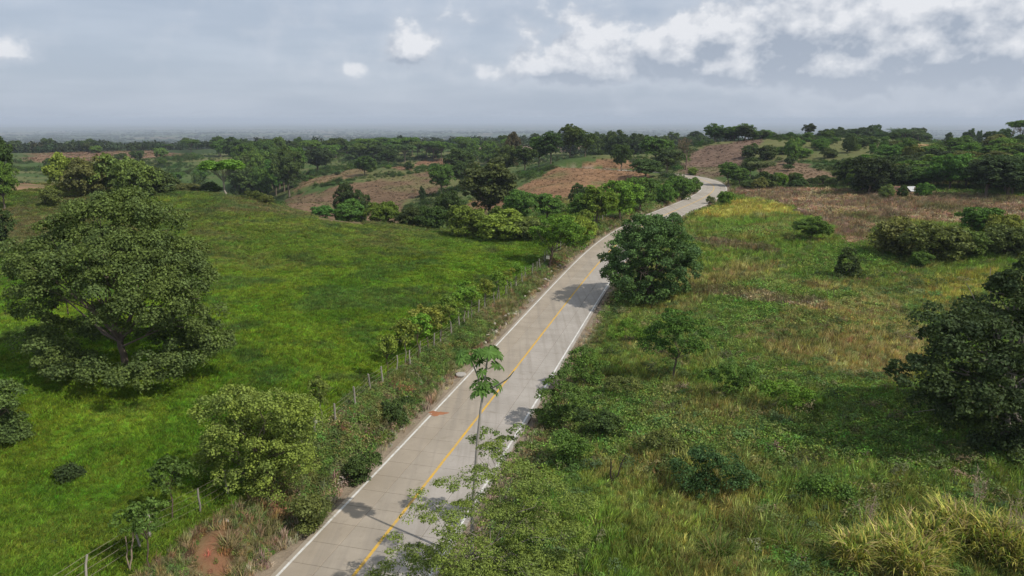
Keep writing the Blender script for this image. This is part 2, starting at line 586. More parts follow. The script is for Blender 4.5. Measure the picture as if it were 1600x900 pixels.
def ground_info(x, y):
    """colour and zone code: 0 far, 1 meadow, 2 right field, 3 plowed, 4 verge, 5 road, 6 weedy, 7 hillside"""
    x, y = np.asarray(x, float).ravel(), np.asarray(y, float).ravel()
    r = np.hypot(x, y)
    n1, n2, n3 = fbm(x, y, 9.0, 4), fbm(x + 90, y + 40, 3.2, 3), fbm(x - 70, y, 32.0, 3)
    n4 = fbm(x + 31, y - 55, 14.0, 4)
    mixc = lambda a, b, f: np.asarray(a) * (1 - f[:, None]) + np.asarray(b) * f[:, None]
    sc_ = np.clip(r / 160, .25, 3.0)
    wx = x + (fbm(x, y, 6 * 2, 3) - .5) * 9 * sc_
    wy = y + (fbm(x + 200, y, 6 * 2, 3) - .5) * 12 * sc_
    # far country: woods, pasture and bare fields
    col = mixc((.040, .062, .026), (.075, .100, .036), sstep(.35, .65, fbm(x, y, 150.0, 4)))
    fld = sstep(.55, .66, fbm(x + 900, y, 240.0, 3))
    col = mixc(col, mixc((.15, .11, .075), (.10, .115, .05), sstep(.4, .6, fbm(x, y + 400, 330.0, 2))), fld)
    zone = np.zeros(x.shape, int)
    left = left_of_road(x, y)
    mid = (r < 520)
    hill = mid & (y > 150)
    hc = mixc((.060, .096, .028), (.125, .128, .050), sstep(.38, .62, n3 * .6 + n1 * .4))
    col = np.where(hill[:, None], hc, col)
    zone[hill] = 7
    mead = left & (y < 172 + (n3 - .5) * 30) & (x > -260)
    mc = mixc((.060, .140, .011), (.128, .200, .016), sstep(.34, .66, n1 * .4 + n3 * .3 + n2 * .3))
    mc = mixc(mc, (.135, .130, .042), sstep(.52, .72, n4 * .55 + n2 * .45) * sstep(-20, 60, -x + (y - 60) * .5) * .75)
    mc = mixc(mc, (.118, .112, .046), (.35 + .65 * sstep(.40, .58, n4 * .5 + n2 * .5)) * sstep(70, 120, y - x * .15) * sstep(0, -30, x) * .9)
    mc = mixc(mc, (.045, .105, .020), sstep(.56, .70, n2 * .5 + n3 * .5) * .7)
    mc = mc * (0.70 + 0.60 * fbm(x + 3, y - 8, 1.9, 3))[:, None]
    mc = mixc(mc, (.055, .085, .022), sstep(.66, .74, fbm(x - 21, y + 60, 4.0, 3)) * .7)
    col = np.where(mead[:, None], mc, col)
    zone[mead] = 1
    fr = ~left & (y < 172 + (x - 60) * -.12) & (r < 400)
    fc = mixc((.088, .142, .024), (.128, .152, .038), sstep(.36, .62, n1 * .5 + n4 * .5))
    fc = mixc(fc, (.190, .168, .070), sstep(.48, .64, n4 * .6 + n2 * .4) * (.45 + .3 * sstep(45, 80, y)))
    fc = mixc(fc, (.066, .125, .024), sstep(.50, .70, fbm(x + 500, y, 11.0, 3) * .7 + n2 * .3) * .8)
    fc = fc * (.7 + .6 * fbm(x - 9, y + 4, 1.7, 3))[:, None]
    col = np.where(fr[:, None], fc, col)
    zone[fr] = 2
    for P, c_, z_ in ((WEEDY, (.185, .140, .092), 6), (YELLOW, (.265, .232, .056), 2), (GOLD, (.215, .205, .050), 2), (DRYR, (.205, .178, .072), 2),
                      (BROWN2, (.145, .126, .070), 6), (BROWN3, (.145, .126, .070), 6)):
        k = inside(P, wx, wy)
        v = (0.75 + 0.5 * n2)[:, None] * np.asarray(c_)
        v = mixc(v, (.085, .105, .030), sstep(.56, .7, n1) * .6)
        col = np.where(k[:, None], v, col)
        zone[k] = z_
    for P, c_ in PLOWED:
        k = inside(P, x + (wx - x) * .5, y + (wy - y) * .5)
        v = (0.40 + 0.98 * fbm(x, y, 6.0, 5, .75))[:, None] * np.asarray(c_)
        v = v * (1 + .10 * np.sin((x * .35 + y + 6 * n1) * 2 * math.pi / 5.0))[:, None]
        v = mixc(v, (.125, .125, .048), sstep(.52, .68, n4 * .6 + n1 * .4) * .7)
        col = np.where(k[:, None], v, col)
        zone[k] = 3
    sd, _ = road_dist(x, y)
    a = np.abs(sd) + (n2 - .5) * 2.2
    vg = (a < 7.2) & (sd < 0) | (a < 6.0) & (sd > 0)
    vcx = mixc((.075, .105, .030), (.125, .112, .055), sstep(.4, .62, n2 * .6 + n4 * .4))
    vcx = mixc(vcx, (.20, .105, .062), sstep(.64, .78, fbm(x + 5, y + 5, 2.6, 3)) * (sd < 0) * .7)
    for q in RED:
        dd = np.hypot(x - q[0], y - q[1]) + (n2 - .5) * 1.6
        vcx = mixc(vcx, (.185, .092, .052), sstep(1.05, .45, dd))
    col = np.where(vg[:, None], vcx, col)
    zone[vg & (zone != 3)] = 4
    gv = sstep(5.0, 4.1, np.abs(sd) + (n2 - .5) * 1.2)          # gravelly shoulder
    col = mixc(col, (.23, .185, .135), gv)
    zone[np.abs(sd) < 4.0] = 5
    return col, zone


# ------------------------------------------------------------------ ground sheet
ny, nx = GZ.shape
V = np.stack([MX.ravel(), MY.ravel(), GZ.ravel()], 1)
idx = np.arange(nx * ny).reshape(ny, nx)
Q = np.stack([idx[:-1, :-1].ravel(), idx[:-1, 1:].ravel(), idx[1:, 1:].ravel(), idx[1:, :-1].ravel()], 1)
GC, GZONE = ground_info(V[:, 0], V[:, 1])
put('terrain', mesh_np('terrain', V, [Q], M_GROUND, True, vcol=GC), kind='structure')

# ------------------------------------------------------------------ road: concrete slabs, painted lines
M_CONC, t, o = new_mat('concrete')
oi = t.n('ShaderNodeObjectInfo')
geo = t.n('ShaderNodeNewGeometry')
n1 = t.noise(geo.outputs['Position'], 0.35, 6, .62)
n2 = t.noise(geo.outputs['Position'], 6.0, 5, .7)
n3 = t.noise(geo.outputs['Position'], 1.7, 3, .5, .8)
c = t.mix(t.ramp(n1, .38, .68), t.mix(1.0, oi.outputs['Color'], (.90, .89, .87), 'MULTIPLY'), t.mix(1.0, oi.outputs['Color'], (1.06, 1.05, 1.04), 'MULTIPLY'))
rot = t.n('ShaderNodeMapping')
rot.inputs['Rotation'].default_value = (0, 0, math.radians(15.5))
rot.inputs['Scale'].default_value = (1.5, .045, 1.0)
t.l(geo.outputs['Position'], rot.inputs['Vector'])
n4 = t.noise(rot.outputs[0], 1.0, 5, .6)
c = t.mix(t.ramp(n4, .46, .68, 0, .5), c, (.235, .205, .168))          # tyre tracks along the lanes
c = t.mix(t.ramp(n3, .58, .74, 0, .30), c, (.21, .175, .13))           # dust and tyre grime
c = t.mix(t.ramp(n2, .55, .8, 0, .25), c, (.24, .215, .18))
c = t.mix(t.math('MULTIPLY_ADD', oi.outputs['Random'], .07, 0), c, (.25, .23, .20))
principled(t, o, c, 0.85, .2, (n2, .25, .01))


def paint_mat(name, col, worn):
    m, t, o = new_mat(name)
    geo = t.n('ShaderNodeNewGeometry')
    nn = t.noise(geo.outputs['Position'], 3.5, 6, .7)
    n_ = t.noise(geo.outputs['Position'], .6, 3, .6)
    principled(t, o, t.mix(t.ramp(t.math('MULTIPLY_ADD', n_, .5, nn), .62, .95, 0, .8), col, worn), .7, .25)
    return m


M_WHITE = paint_mat('white_road_paint', (.64, .63, .59), (.44, .40, .34))
M_YELL = paint_mat('yellow_road_paint', (.62, .36, .035), (.42, .30, .13))

road = put('road', None, kind='structure', loc=(0, 0, 0))
STRIPS = [(-3.55, -1.77), (-1.77, 0.0), (0.0, 1.77), (1.77, 3.55)]
GAP = 0.011


def rpt(s, off, dz=0.0):
    """point at row s (float index into RC) and lateral offset"""
    i = min(int(s), len(RC) - 2)
    f = s - i
    p = RC[i] * (1 - f) + RC[i + 1] * f
    n_ = RN[i] * (1 - f) + RN[i + 1] * f
    return (p[0] + n_[0] * off, p[1] + n_[1] * off, p[2] + dz)


start = int(np.argmax(RC[:, 1] > 17))
slabs = []
for r_ in range(start, len(RC) - 3, 2):
    for k, (a, b) in enumerate(STRIPS):
        slabs.append((r_, k, a, b))


def slab_geo(r_, a, b):
    g_ = GAP
    s0, s1 = r_ + g_ / .875, r_ + 2 - g_ / .875
    a, b = a + g_, b - g_
    sm = (s0 + s1) / 2
    bev = 0.012
    top = [rpt(s0 + bev, a + bev), rpt(sm, a + bev), rpt(s1 - bev, a + bev), rpt(s1 - bev, b - bev), rpt(sm, b - bev), rpt(s0 + bev, b - bev)]
    mid = [rpt(s0, a, -.012), rpt(sm, a, -.012), rpt(s1, a, -.012), rpt(s1, b, -.012), rpt(sm, b, -.012), rpt(s0, b, -.012)]
    low = [rpt(s0, a, -.22), rpt(sm, a, -.22), rpt(s1, a, -.22), rpt(s1, b, -.22), rpt(sm, b, -.22), rpt(s0, b, -.22)]
    fq = [(0, 5, 4, 1), (1, 4, 3, 2)]
    for i in range(6):
        j = (i + 1) % 6
        fq += [(i, j, 6 + j, 6 + i), (6 + i, 6 + j, 12 + j, 12 + i)]
    return top + mid + low, fq


rest_v, rest_f = [], []
TINT = [(.340, .290, .226), (.340, .294, .234), (.356, .323, .284), (.362, .330, .291)]
for n_s, (r_, k, a, b) in enumerate(slabs):
    v_, f_ = slab_geo(r_, a, b)
    if n_s < 296:
        v_ = np.array(v_)
        c0 = v_.mean(0)
        put('concrete_slab', mesh_np('concrete_slab', v_ - c0, [np.array(f_)], M_CONC), road, loc=tuple(c0), color=TINT[k])
    else:
        rest_f += [tuple(i + len(rest_v) for i in q) for q in f_]
        rest_v += v_
put('far_slabs', mesh_np('far_slabs', np.array(rest_v), [np.array(rest_f)], M_CONC), road, kind='stuff', color=(.365, .325, .272))


def ribbon(o0, o1, s0, s1, dz, wav=0.0):
    n_ = int((s1 - s0)) + 1
    v_, f_ = [], []
    for i in range(n_):
        s = s0 + i
        j = wav * math.sin(i * 1.7) * math.sin(i * .31)
        v_ += [rpt(s, o0 + j, dz), rpt(s, o1 + j, dz)]
        if i:
            k = 2 * i
            f_.append((k - 2, k - 1, k + 1, k))
    return np.array(v_), [np.array(f_)]


for nm, a, b, m in (('left_edge_line', -3.31, -3.18, M_WHITE), ('right_edge_line', 3.18, 3.31, M_WHITE), ('centre_line', -.08, .08, M_YELL)):
    v_, f_ = ribbon(a, b, start, len(RC) - 4, .004, .006)
    put(nm, mesh_np(nm, v_, f_, m), road)

# ------------------------------------------------------------------ scatter system for grass, weeds, stubble, far woods
def scatter(name, label, cat, protos, P, scl, rot, pid, col):
    me = bpy.data.meshes.new(name)
    me.vertices.add(len(P))
    me.vertices.foreach_set('co', np.asarray(P, np.float32).ravel())
    for nm, typ, key, v in (('scl', 'FLOAT_VECTOR', 'vector', scl), ('eul', 'FLOAT_VECTOR', 'vector', rot), ('icol', 'FLOAT_COLOR', 'color', np.concatenate([col, np.ones((len(col), 1))], 1)),
                            ('pid', 'INT', 'value', pid)):
        a = me.attributes.new(nm, typ, 'POINT')
        a.data.foreach_set(key, np.asarray(v, np.int32 if typ == 'INT' else np.float32).ravel())
    ob = put(name, me, label=label, cat=cat, kind='stuff')
    pc = bpy.data.collections.new(name + '_pieces')
    for p in protos:
        po = bpy.data.objects.new(p.name, p)
        pc.objects.link(po)
    ng = bpy.data.node_groups.new(name, 'GeometryNodeTree')
    ng.interface.new_socket('Geometry', in_out='INPUT', socket_type='NodeSocketGeometry')
    ng.interface.new_socket('Geometry', in_out='OUTPUT', socket_type='NodeSocketGeometry')
    q = NT(ng)
    i_, o_ = q.n('NodeGroupInput'), q.n('NodeGroupOutput')
    mp = q.n('GeometryNodeMeshToPoints')
    q.l(i_.outputs[0], mp.inputs[0])
    ci = q.n('GeometryNodeCollectionInfo')
    ci.inputs['Collection'].default_value = pc
    ci.inputs['Separate Children'].default_value = True
    ci.inputs['Reset Children'].default_value = True

    def na(nm, typ):
        nd = q.n('GeometryNodeInputNamedAttribute', data_type=typ)
        nd.inputs[0].default_value = nm
        return nd.outputs['Attribute']
    er = q.n('FunctionNodeEulerToRotation')
    q.l(na('eul', 'FLOAT_VECTOR'), er.inputs[0])
    ip = q.n('GeometryNodeInstanceOnPoints')
    q.l(mp.outputs[0], ip.inputs['Points'])
    q.l(ci.outputs[0], ip.inputs['Instance'])
    ip.inputs['Pick Instance'].default_value = True
    q.l(na('pid', 'INT'), ip.inputs['Instance Index'])
    q.l(er.outputs[0], ip.inputs['Rotation'])
    q.l(na('scl', 'FLOAT_VECTOR'), ip.inputs['Scale'])
    q.l(ip.outputs[0], o_.inputs[0])
    md = ob.modifiers.new('scatter', 'NODES')
    md.node_group = ng
    return ob


def blades(name, n, rad, h0, h1, wd, lean, seed, mat=None, bend=.35):
    r = np.random.default_rng(seed)
    V, T, Qd, lcv = [], [], [], []
    for i in range(n):
        a, d = r.random() * 6.283, rad * math.sqrt(r.random())
        b = np.array([math.cos(a) * d, math.sin(a) * d, -.04])
        h = r.uniform(h0, h1)
        ln = a + r.normal() * .8
        l_ = np.array([math.cos(ln), math.sin(ln), 0]) * r.uniform(.05, lean) * h
        up = np.array([0, 0, h])
        s = np.array([-math.sin(ln + 1.2), math.cos(ln + 1.2), 0]) * wd * r.uniform(.7, 1.3) * .5
        p1 = b + up * .6 + l_ * .4
        p2 = b + up * (1 - bend * .3) + l_ * 1.2
        k = len(V)
        V += [b - s * .8, b + s * .8, p1 + s, p1 - s, p2]
        Qd.append((k, k + 1, k + 2, k + 3))
        T.append((k + 3, k + 2, k + 4))
        lcv.append(r.random())
    return mesh_np(name, np.array(V), [np.array(Qd), np.array(T)], mat or M_GRASS, fattr={'lc': lcv + lcv})


def leaf_quads(C, N, size, r, aspect=.55):
    """rhombic leaves at C with normals N; returns verts, quads"""
    n_ = len(C)
    N = N / (np.linalg.norm(N, axis=1)[:, None] + 1e-9)
    R = r.normal(size=(n_, 3))
    T_ = np.cross(N, R)
    T_ /= np.linalg.norm(T_, axis=1)[:, None] + 1e-9
    B = np.cross(N, T_)
    L = (size * r.uniform(.65, 1.35, n_))[:, None] * .5
    W_ = L * aspect
    fold = N * L * .18
    V = np.stack([C - T_ * L, C + B * W_ + fold - T_ * L * .1, C + T_ * L, C - B * W_ + fold - T_ * L * .1], 1).reshape(-1, 3)
    return V, np.arange(4 * n_).reshape(-1, 4)


def puff(name, n, rad, hgt, leaf, seed, mat=None, aspect=.6):
    r = np.random.default_rng(seed)
    D = r.normal(size=(n, 3))
    D /= np.linalg.norm(D, axis=1)[:, None]
    D[:, 2] = np.abs(D[:, 2])
    lob = 0.75 + .35 * np.sin(D[:, 0] * 5 + seed) * np.cos(D[:, 1] * 4 - seed) + .2 * np.sin(D[:, 2] * 9 + seed * 2)
    C = D * (r.uniform(.5, 1.0, n) ** .5 * lob)[:, None] * np.array([rad, rad, hgt])
    N = D * .6 + r.normal(size=(n, 3)) * .55 + np.array([0, 0, .5])
    V, Qd = leaf_quads(C, N, leaf, r, aspect)
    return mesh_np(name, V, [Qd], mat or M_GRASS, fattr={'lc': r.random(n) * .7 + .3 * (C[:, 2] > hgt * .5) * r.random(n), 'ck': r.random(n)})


P_GRASS = [blades('grass_tuft', 30, .34, .18, .40, .034, .9, s) for s in (1, 2, 3)]
P_TALL = [blades('tall_grass', 34, .34, .40, .95, .038, .7, s) for s in (4, 5, 6)]
P_STALK = [blades('dry_stalk', 16, .22, .6, 1.25, .028, .35, s) for s in (7, 8)]
P_WEED = [puff('weed', 150, .5, .50, .105, s) for s in (11, 12, 13)]
P_SHRUB = [puff('low_shrub', 620, .95, 1.0, .12, s) for s in (21, 22, 23)]
P_CLOD = [puff('clod', 18, .45, .12, .20, s) for s in (31, 32)]


def far_crown(name, seed, n=110, lf=1.5):
    r = np.random.default_rng(seed)
    D = r.normal(size=(n, 3))
    D /= np.linalg.norm(D, axis=1)[:, None]
    C = D * r.uniform(.55, 1.0, n)[:, None] * np.array([4.2, 4.2, 3.0]) * (0.8 + .3 * np.sin(3 * D[:, :1] + seed) * np.cos(4 * D[:, 1:2]))
    C[:, 2] += 4.0
    V, Qd = leaf_quads(C, D * .7 + r.normal(size=(n, 3)) * .4 + np.array([0, 0, .4]), lf, r, .7)
    return mesh_np(name, V, [Qd], M_GRASS, fattr={'lc': r.random(n)})


P_FAR = [far_crown('far_tree_crown', s) for s in (41, 42, 43)]


def sample(n, y0, y1, power, half=.86, pad=8.0):
    """points over the ground in front of the viewer, thinning with distance like Y**-power"""
    e = 2.0 - power
    u = rng.random(n)
    Y = (y0 ** e + u * (y1 ** e - y0 ** e)) ** (1 / e) if abs(e) > 1e-6 else y0 * (y1 / y0) ** u
    X = rng.uniform(-1, 1, n) * (half * Y + pad)
    return X, Y


def jitter_col(c_, r=.18, h=.10):
    n_ = len(c_)
    v = c_ * (1 + rng.normal(size=(n_, 1)) * r).clip(.45, 1.7)
    v = v * (1 + rng.normal(size=(n_, 3)) * h).clip(.6, 1.5)
    return v.clip(.004, .6)


def eul(n_, tilt=.18):
    return np.stack([rng.normal(size=n_) * tilt, rng.normal(size=n_) * tilt, rng.random(n_) * 6.283], 1)


# open spots seen in a slightly steeper or flatter light keep their own colour: tufts take the colour of their ground
X, Y = sample(330000, 21, 210, 1.45)
CI, ZI = ground_info(X, Y)
SDI, _ = road_dist(X, Y)
Z = gz(X, Y)
PTS = np.stack([X, Y, Z], 1)
patch = fbm(X + 12, Y + 77, 6.0, 3)
patch2 = fbm(X - 40, Y + 7, 2.5, 3)
far = np.clip(Y / 70.0, .8, 2.4) ** .75

bare = (CI[:, 0] > CI[:, 1] * 1.7) & (ZI == 4) & (rng.random(len(X)) < .9)
ZI = np.where(bare, 9, ZI)
k = np.where(ZI == 1)[0]
s = (.50 + .8 * patch[k] * rng.uniform(.6, 1.4, len(k))) * far[k] * .82
scatter('meadow_grass', 'short bright green pasture grass on the meadow left of the road', 'grass', P_GRASS, PTS[k],
        np.stack([s * 1.15, s * 1.15, s * np.clip(.55 + patch2[k] * .9, .5, 1.4) / far[k] ** .5], 1), eul(len(k)), rng.integers(0, 3, len(k)), jitter_col(CI[k] * np.array([1.45, 1.34, 1.45]), .30, .12))

u = rng.random(len(X))
k = np.where(((ZI == 2) & (u < .46)) | ((ZI == 6) & (u < .5)) | ((ZI == 4) & (u < .40)) | ((ZI == 7) & (u < .5)))[0]
s = (.45 + .65 * patch[k]) * rng.uniform(.6, 1.25, len(k)) * far[k] * np.where(ZI[k] == 4, .7, 1.0)
scatter('field_grass', 'tall mixed green and straw coloured grass right of the road and on the verges', 'grass', P_TALL + P_STALK, PTS[k],
        np.stack([s * 1.1, s * 1.1, s * np.clip(.45 + patch2[k], .5, 1.3) / far[k] ** .5], 1), eul(len(k), .22),
        np.where(rng.random(len(k)) < .16, rng.integers(3, 5, len(k)), rng.integers(0, 3, len(k))), jitter_col(CI[k] * np.array([2.08, 2.0, 1.95]) * np.where(ZI[k] == 6, .72, 1.0)[:, None], .34, .13))

weedp = fbm(X + 500, Y, 11.0, 3)
k = np.where(((ZI == 2) & (u > .46) & (u < .60 + .40 * sstep(.40, .60, weedp))) | ((ZI == 4) & (u > .45)) | ((ZI == 6) & (u > .72)) | ((ZI == 7) & (u > .8)))[0]
k = k[np.abs(SDI[k]) > 4.35]
s = (.45 + .95 * sstep(.40, .72, weedp[k]) + .3 * rng.random(len(k))) * far[k] ** .8 * np.where(ZI[k] == 4, .78, 1.0)
wc = CI[k] * np.where(ZI[k] == 6, 1.25, 1.0)[:, None]
wc = wc * (1 - .55 * (ZI[k] == 2)[:, None]) + np.array([.082, .135, .030]) * (.55 * (ZI[k] == 2)[:, None])
wc = np.where(((ZI[k] == 4) & (rng.random(len(k)) < .6))[:, None], np.array([.075, .118, .030]), wc)
scatter('weeds', 'leafy green weeds and creepers growing over the field and road verges', 'weeds', P_WEED, PTS[k],
        np.stack([s, s, s * rng.uniform(.6, 1.1, len(k))], 1), eul(len(k), .25), rng.integers(0, 3, len(k)), jitter_col(wc * np.array([2.1, 1.95, 1.9]), .32, .13))

# stubble on the plowed hills
X2, Y2 = sample(60000, 150, 560, 1.2, .80)
C2, Z2 = ground_info(X2, Y2)
k = np.where(Z2 == 3)[0]
s = rng.uniform(.5, 1.6, len(k)) * np.clip(Y2[k] / 230, .8, 1.6)
scatter('field_stubble', 'brown crop stubble and clods on the bare hill fields', 'stubble', P_CLOD, np.stack([X2[k], Y2[k], gz(X2[k], Y2[k])], 1),
        np.stack([s, s, s], 1), eul(len(k)), rng.integers(0, 2, len(k)), jitter_col(C2[k] * np.array([.92, .96, .96]), .42, .07))

# scrub on the hillside right of the road and rough valley sides
X3, Y3 = sample(40000, 150, 520, 1.0, .80)
C3, Z3 = ground_info(X3, Y3)
sp = fbm(X3 + 77, Y3, 22.0, 4)
sd3, _ = road_dist(X3, Y3)
k = np.where((Z3 == 7) & (np.abs(sd3) > 7) & (rng.random(len(X3)) < .12 + .88 * sstep(.42, .58, sp)))[0]
s = rng.uniform(.5, 1.5, len(k)) * (.7 + sstep(.45, .7, sp[k]))
scatter('hillside_scrub', 'low green scrub covering the hillsides beyond the fields', 'scrub', P_SHRUB, np.stack([X3[k], Y3[k], gz(X3[k], Y3[k]) - .1], 1),
        np.stack([s, s, s * rng.uniform(.7, 1.2, len(k))], 1), eul(len(k), .1), rng.integers(0, 3, len(k)), jitter_col(np.tile([[.062, .105, .026]], (len(k), 1)), .3, .12))

# low scrub in the near right field
k = np.where((ZI == 2) & (Y < 130) & (SDI > 6) & (rng.random(len(X)) < .085 * sstep(.34, .58, weedp) * (60 / np.maximum(Y, 30)) ** .2))[0]
s = rng.uniform(.40, 1.15, len(k))
sc_col = np.array([[.075, .125, .030], [.10, .115, .040], [.062, .098, .034], [.14, .125, .065]])[rng.choice(4, len(k), p=[.4, .25, .2, .15])]
scatter('field_scrub', 'knee high leafy scrub dotted through the right field', 'scrub', P_SHRUB, np.stack([X[k], Y[k], gz(X[k], Y[k]) - .08], 1),
        np.stack([s, s, s * rng.uniform(.5, .95, len(k))], 1), eul(len(k), .12), rng.integers(0, 3, len(k)), jitter_col(sc_col * 1.6, .25, .1))
# dark tussocks and droppings in the meadow
k = np.where((ZI == 1) & (rng.random(len(X)) < .006))[0]
s = rng.uniform(.25, .6, len(k)) * np.clip(Y[k] / 80, .8, 1.4)
scatter('meadow_tussocks', 'small dark weed tussocks dotted over the meadow', 'weeds', P_WEED, PTS[k], np.stack([s, s, s * .8], 1), eul(len(k), .1), rng.integers(0, 3, len(k)),
        jitter_col(np.tile([[.060, .095, .030]], (len(k), 1)), .3, .1))

# far woods down on the plain
X4, Y4 = sample(34000, 480, 9000, 1.55, .82)
wd = fbm(X4, Y4, 150.0, 4)
fl = fbm(X4 + 900, Y4, 240.0, 3)
k = np.where((np.hypot(X4, Y4) > 480) & (rng.random(len(X4)) < .10 + 1.0 * sstep(.44, .56, wd) * (1 - sstep(.5, .6, fl))))[0]
s = rng.uniform(.7, 1.5, len(k)) * np.clip(Y4[k] / 1500, .9, 2.6)
scatter('far_woodland', 'hazy dark green woods scattered over the far plain', 'woodland', P_FAR, np.stack([X4[k], Y4[k], gz(X4[k], Y4[k])], 1),
        np.stack([s, s, s * np.clip(900 / Y4[k] + .35, .4, 1)], 1), eul(len(k), 0), rng.integers(0, 3, len(k)), jitter_col(np.tile([[.040, .062, .026]], (len(k), 1)), .3, .1))

# ------------------------------------------------------------------ trees: builders
def tubes(parts, sides=6):
    """parts: list of (points (n,3), radii (n)) -> verts, quads"""
    V, Qd = [], []
    for P, R in parts:
        P = np.asarray(P, float)
        R = np.asarray(R, float)
        T_ = np.gradient(P, axis=0)
        T_ /= np.linalg.norm(T_, axis=1)[:, None] + 1e-9
        ref = np.array([0.31, 0.95, 0.05])
        A = np.cross(T_, ref)
        A /= np.linalg.norm(A, axis=1)[:, None] + 1e-9
        B = np.cross(T_, A)
        k = len(V)
        for i in range(len(P)):
            for j in range(sides):
                a = 6.28318 * j / sides
                V.append(P[i] + (A[i] * math.cos(a) + B[i] * math.sin(a)) * R[i])
        for i in range(len(P) - 1):
            for j in range(sides):
                jj = (j + 1) % sides
                Qd.append((k + i * sides + j, k + i * sides + jj, k + (i + 1) * sides + jj, k + (i + 1) * sides + j))
    return np.array(V), np.array(Qd)


def limb(a, b, r0, r1, r, n=5, sag=.12, wob=.06):
    a, b = np.asarray(a, float), np.asarray(b, float)
    L = np.linalg.norm(b - a)
    t_ = np.linspace(0, 1, n)
    P = a + (b - a) * t_[:, None]
    P[:, 2] += np.sin(t_ * math.pi) * L * sag
    P[1:-1] += r.normal(size=(n - 2, 3)) * L * wob
    return P, r0 + (r1 - r0) * t_ ** .8


def leaf_cloud(lobes, n_cl, n_lf, sig, leaf, r, fill=.30, up=.5, flatc=.7, aspect=.74, low=-.55):
    """lobes (n,6): centre and radii.  Clumps of leaves sit on the outside of the lobes."""
    lobes = np.asarray(lobes, float)
    wgt = lobes[:, 3] * lobes[:, 4] + lobes[:, 3] * lobes[:, 5]
    m = n_cl * 3
    li = r.choice(len(lobes), m, p=wgt / wgt.sum())
    D = r.normal(size=(m, 3))
    D /= np.linalg.norm(D, axis=1)[:, None]
    D[:, 2] = np.where(D[:, 2] < low, -D[:, 2], D[:, 2])
    C = lobes[li, :3] + D * lobes[li, 3:] * r.uniform(.78, 1.10, m)[:, None]
    q = ((C[:, None, :] - lobes[None, :, :3]) / lobes[None, :, 3:])
    ins = (np.linalg.norm(q, axis=2) < .74).any(1)
    keep = np.where(~ins)[0][:n_cl]
    C, D = C[keep], D[keep]
    nf = int(len(C) * fill)
    lf_ = r.choice(len(lobes), nf, p=wgt / wgt.sum())
    Df = r.normal(size=(nf, 3))
    Df /= np.linalg.norm(Df, axis=1)[:, None]
    C = np.concatenate([C, lobes[lf_, :3] + Df * lobes[lf_, 3:] * r.uniform(.2, .7, nf)[:, None]])
    D = np.concatenate([D, Df])
    n_ = len(C)
    m = n_ * n_lf
    # every clump is a small dome of leaves, open below
    U = r.normal(size=(m, 3))
    U /= np.linalg.norm(U, axis=1)[:, None] + 1e-9
    Dr = np.repeat(D * .5 + np.array([0, 0, .55]), n_lf, 0)
    dt = (U * Dr).sum(1)
    U = np.where((dt < -.25)[:, None], -U, U)
    rc = np.repeat(sig * r.uniform(.6, 1.35, n_), n_lf)[:, None]
    rad = r.uniform(.25, 1.0, m)[:, None] ** .45 * (1 + r.normal(size=(m, 1)) * .10)
    LC_ = np.repeat(C, n_lf, 0) + U * rc * rad * np.array([1, 1, flatc])
    ckv = np.clip(np.repeat(r.random(n_), n_lf) * .75 + .25 * r.random(m), 0, 1)
    N = U * .75 + r.normal(size=U.shape) * .50 + np.array([0, 0, up * .6])
    V, Qd = leaf_quads(LC_, N, leaf, r, aspect)
    return V, Qd, {'lc': r.random(m), 'ck': ckv}


def ball_lobes(W, H, zb, n, r, rr=(.26, .40), flat=.85, spread=.62, shape='dome'):
    L = []
    zc = (zb + H) / 2
    hz_ = (H - zb) / 2
    for i in range(n):
        a = i * 2.399 + r.normal() * .35
        z = 1 - 2 * (i + .5) / n
        if shape == 'umbrella':
            z = .25 + .5 * r.random()
            d = math.sqrt(r.random()) * 1.0
        else:
            d = math.sqrt(max(0, 1 - z * z))
        rad = W / 2 * r.uniform(*rr)
        k = spread * r.uniform(.8, 1.12)
        L.append((math.cos(a) * d * W / 2 * k, math.sin(a) * d * W / 2 * k, zc + z * hz_ * spread * (1 if shape != 'umbrella' else .8), rad, rad, max(rad * flat, .2) if shape != 'umbrella' else rad * .55))
    if shape != 'umbrella':
        L.append((0, 0, zc, W * .26, W * .26, hz_ * .6))
    return L


def tree_wood(lobes, base, fork, r0, r, nmax=12, pale=False):
    base, fork = np.asarray(base, float), np.asarray(fork, float)
    P, R = limb(base, fork, r0, r0 * .72, r, 6, 0, .025)
    R[0] *= 1.35
    parts = [(P, R)]
    L = sorted(lobes, key=lambda l: -l[3])[:nmax]
    for l in L:
        st = P[-1] + (P[-2] - P[-1]) * r.random() * .8
        e = np.array(l[:3]) + np.array([0, 0, -.1 * l[5]])
        parts.append(limb(st, e, r0 * .36, r0 * .08, r, 5, .06, .05))
        for _ in range(2):
            e2 = e + r.normal(size=3) * np.array(l[3:]) * .55
            m = e * .4 + st * .6
            parts.append(limb(m, e2, r0 * .2, r0 * .05, r, 4, .05, .06))
    return tubes(parts, 6)


PROTO = {}


def add_proto(kind, W, H, lobes, n_cl, n_lf, sig, leaf, seed, fork, r0, **kw):
    r = np.random.default_rng(seed)
    V, Qd, fa = leaf_cloud(lobes, n_cl, n_lf, sig, leaf, r, **kw)
    cm = mesh_np('crown', V, [Qd], M_LEAF, fattr=fa)
    tv, tq = tree_wood(lobes, (0, 0, -.4), fork, r0, r)
    tm = mesh_np('trunk', tv, [tq], M_BARK, True)
    W_ = np.percentile(np.hypot(V[:, 0], V[:, 1]), 97) * 2
    PROTO.setdefault(kind, []).append((cm, tm, W_, float(np.percentile(V[:, 2], 99.7))))


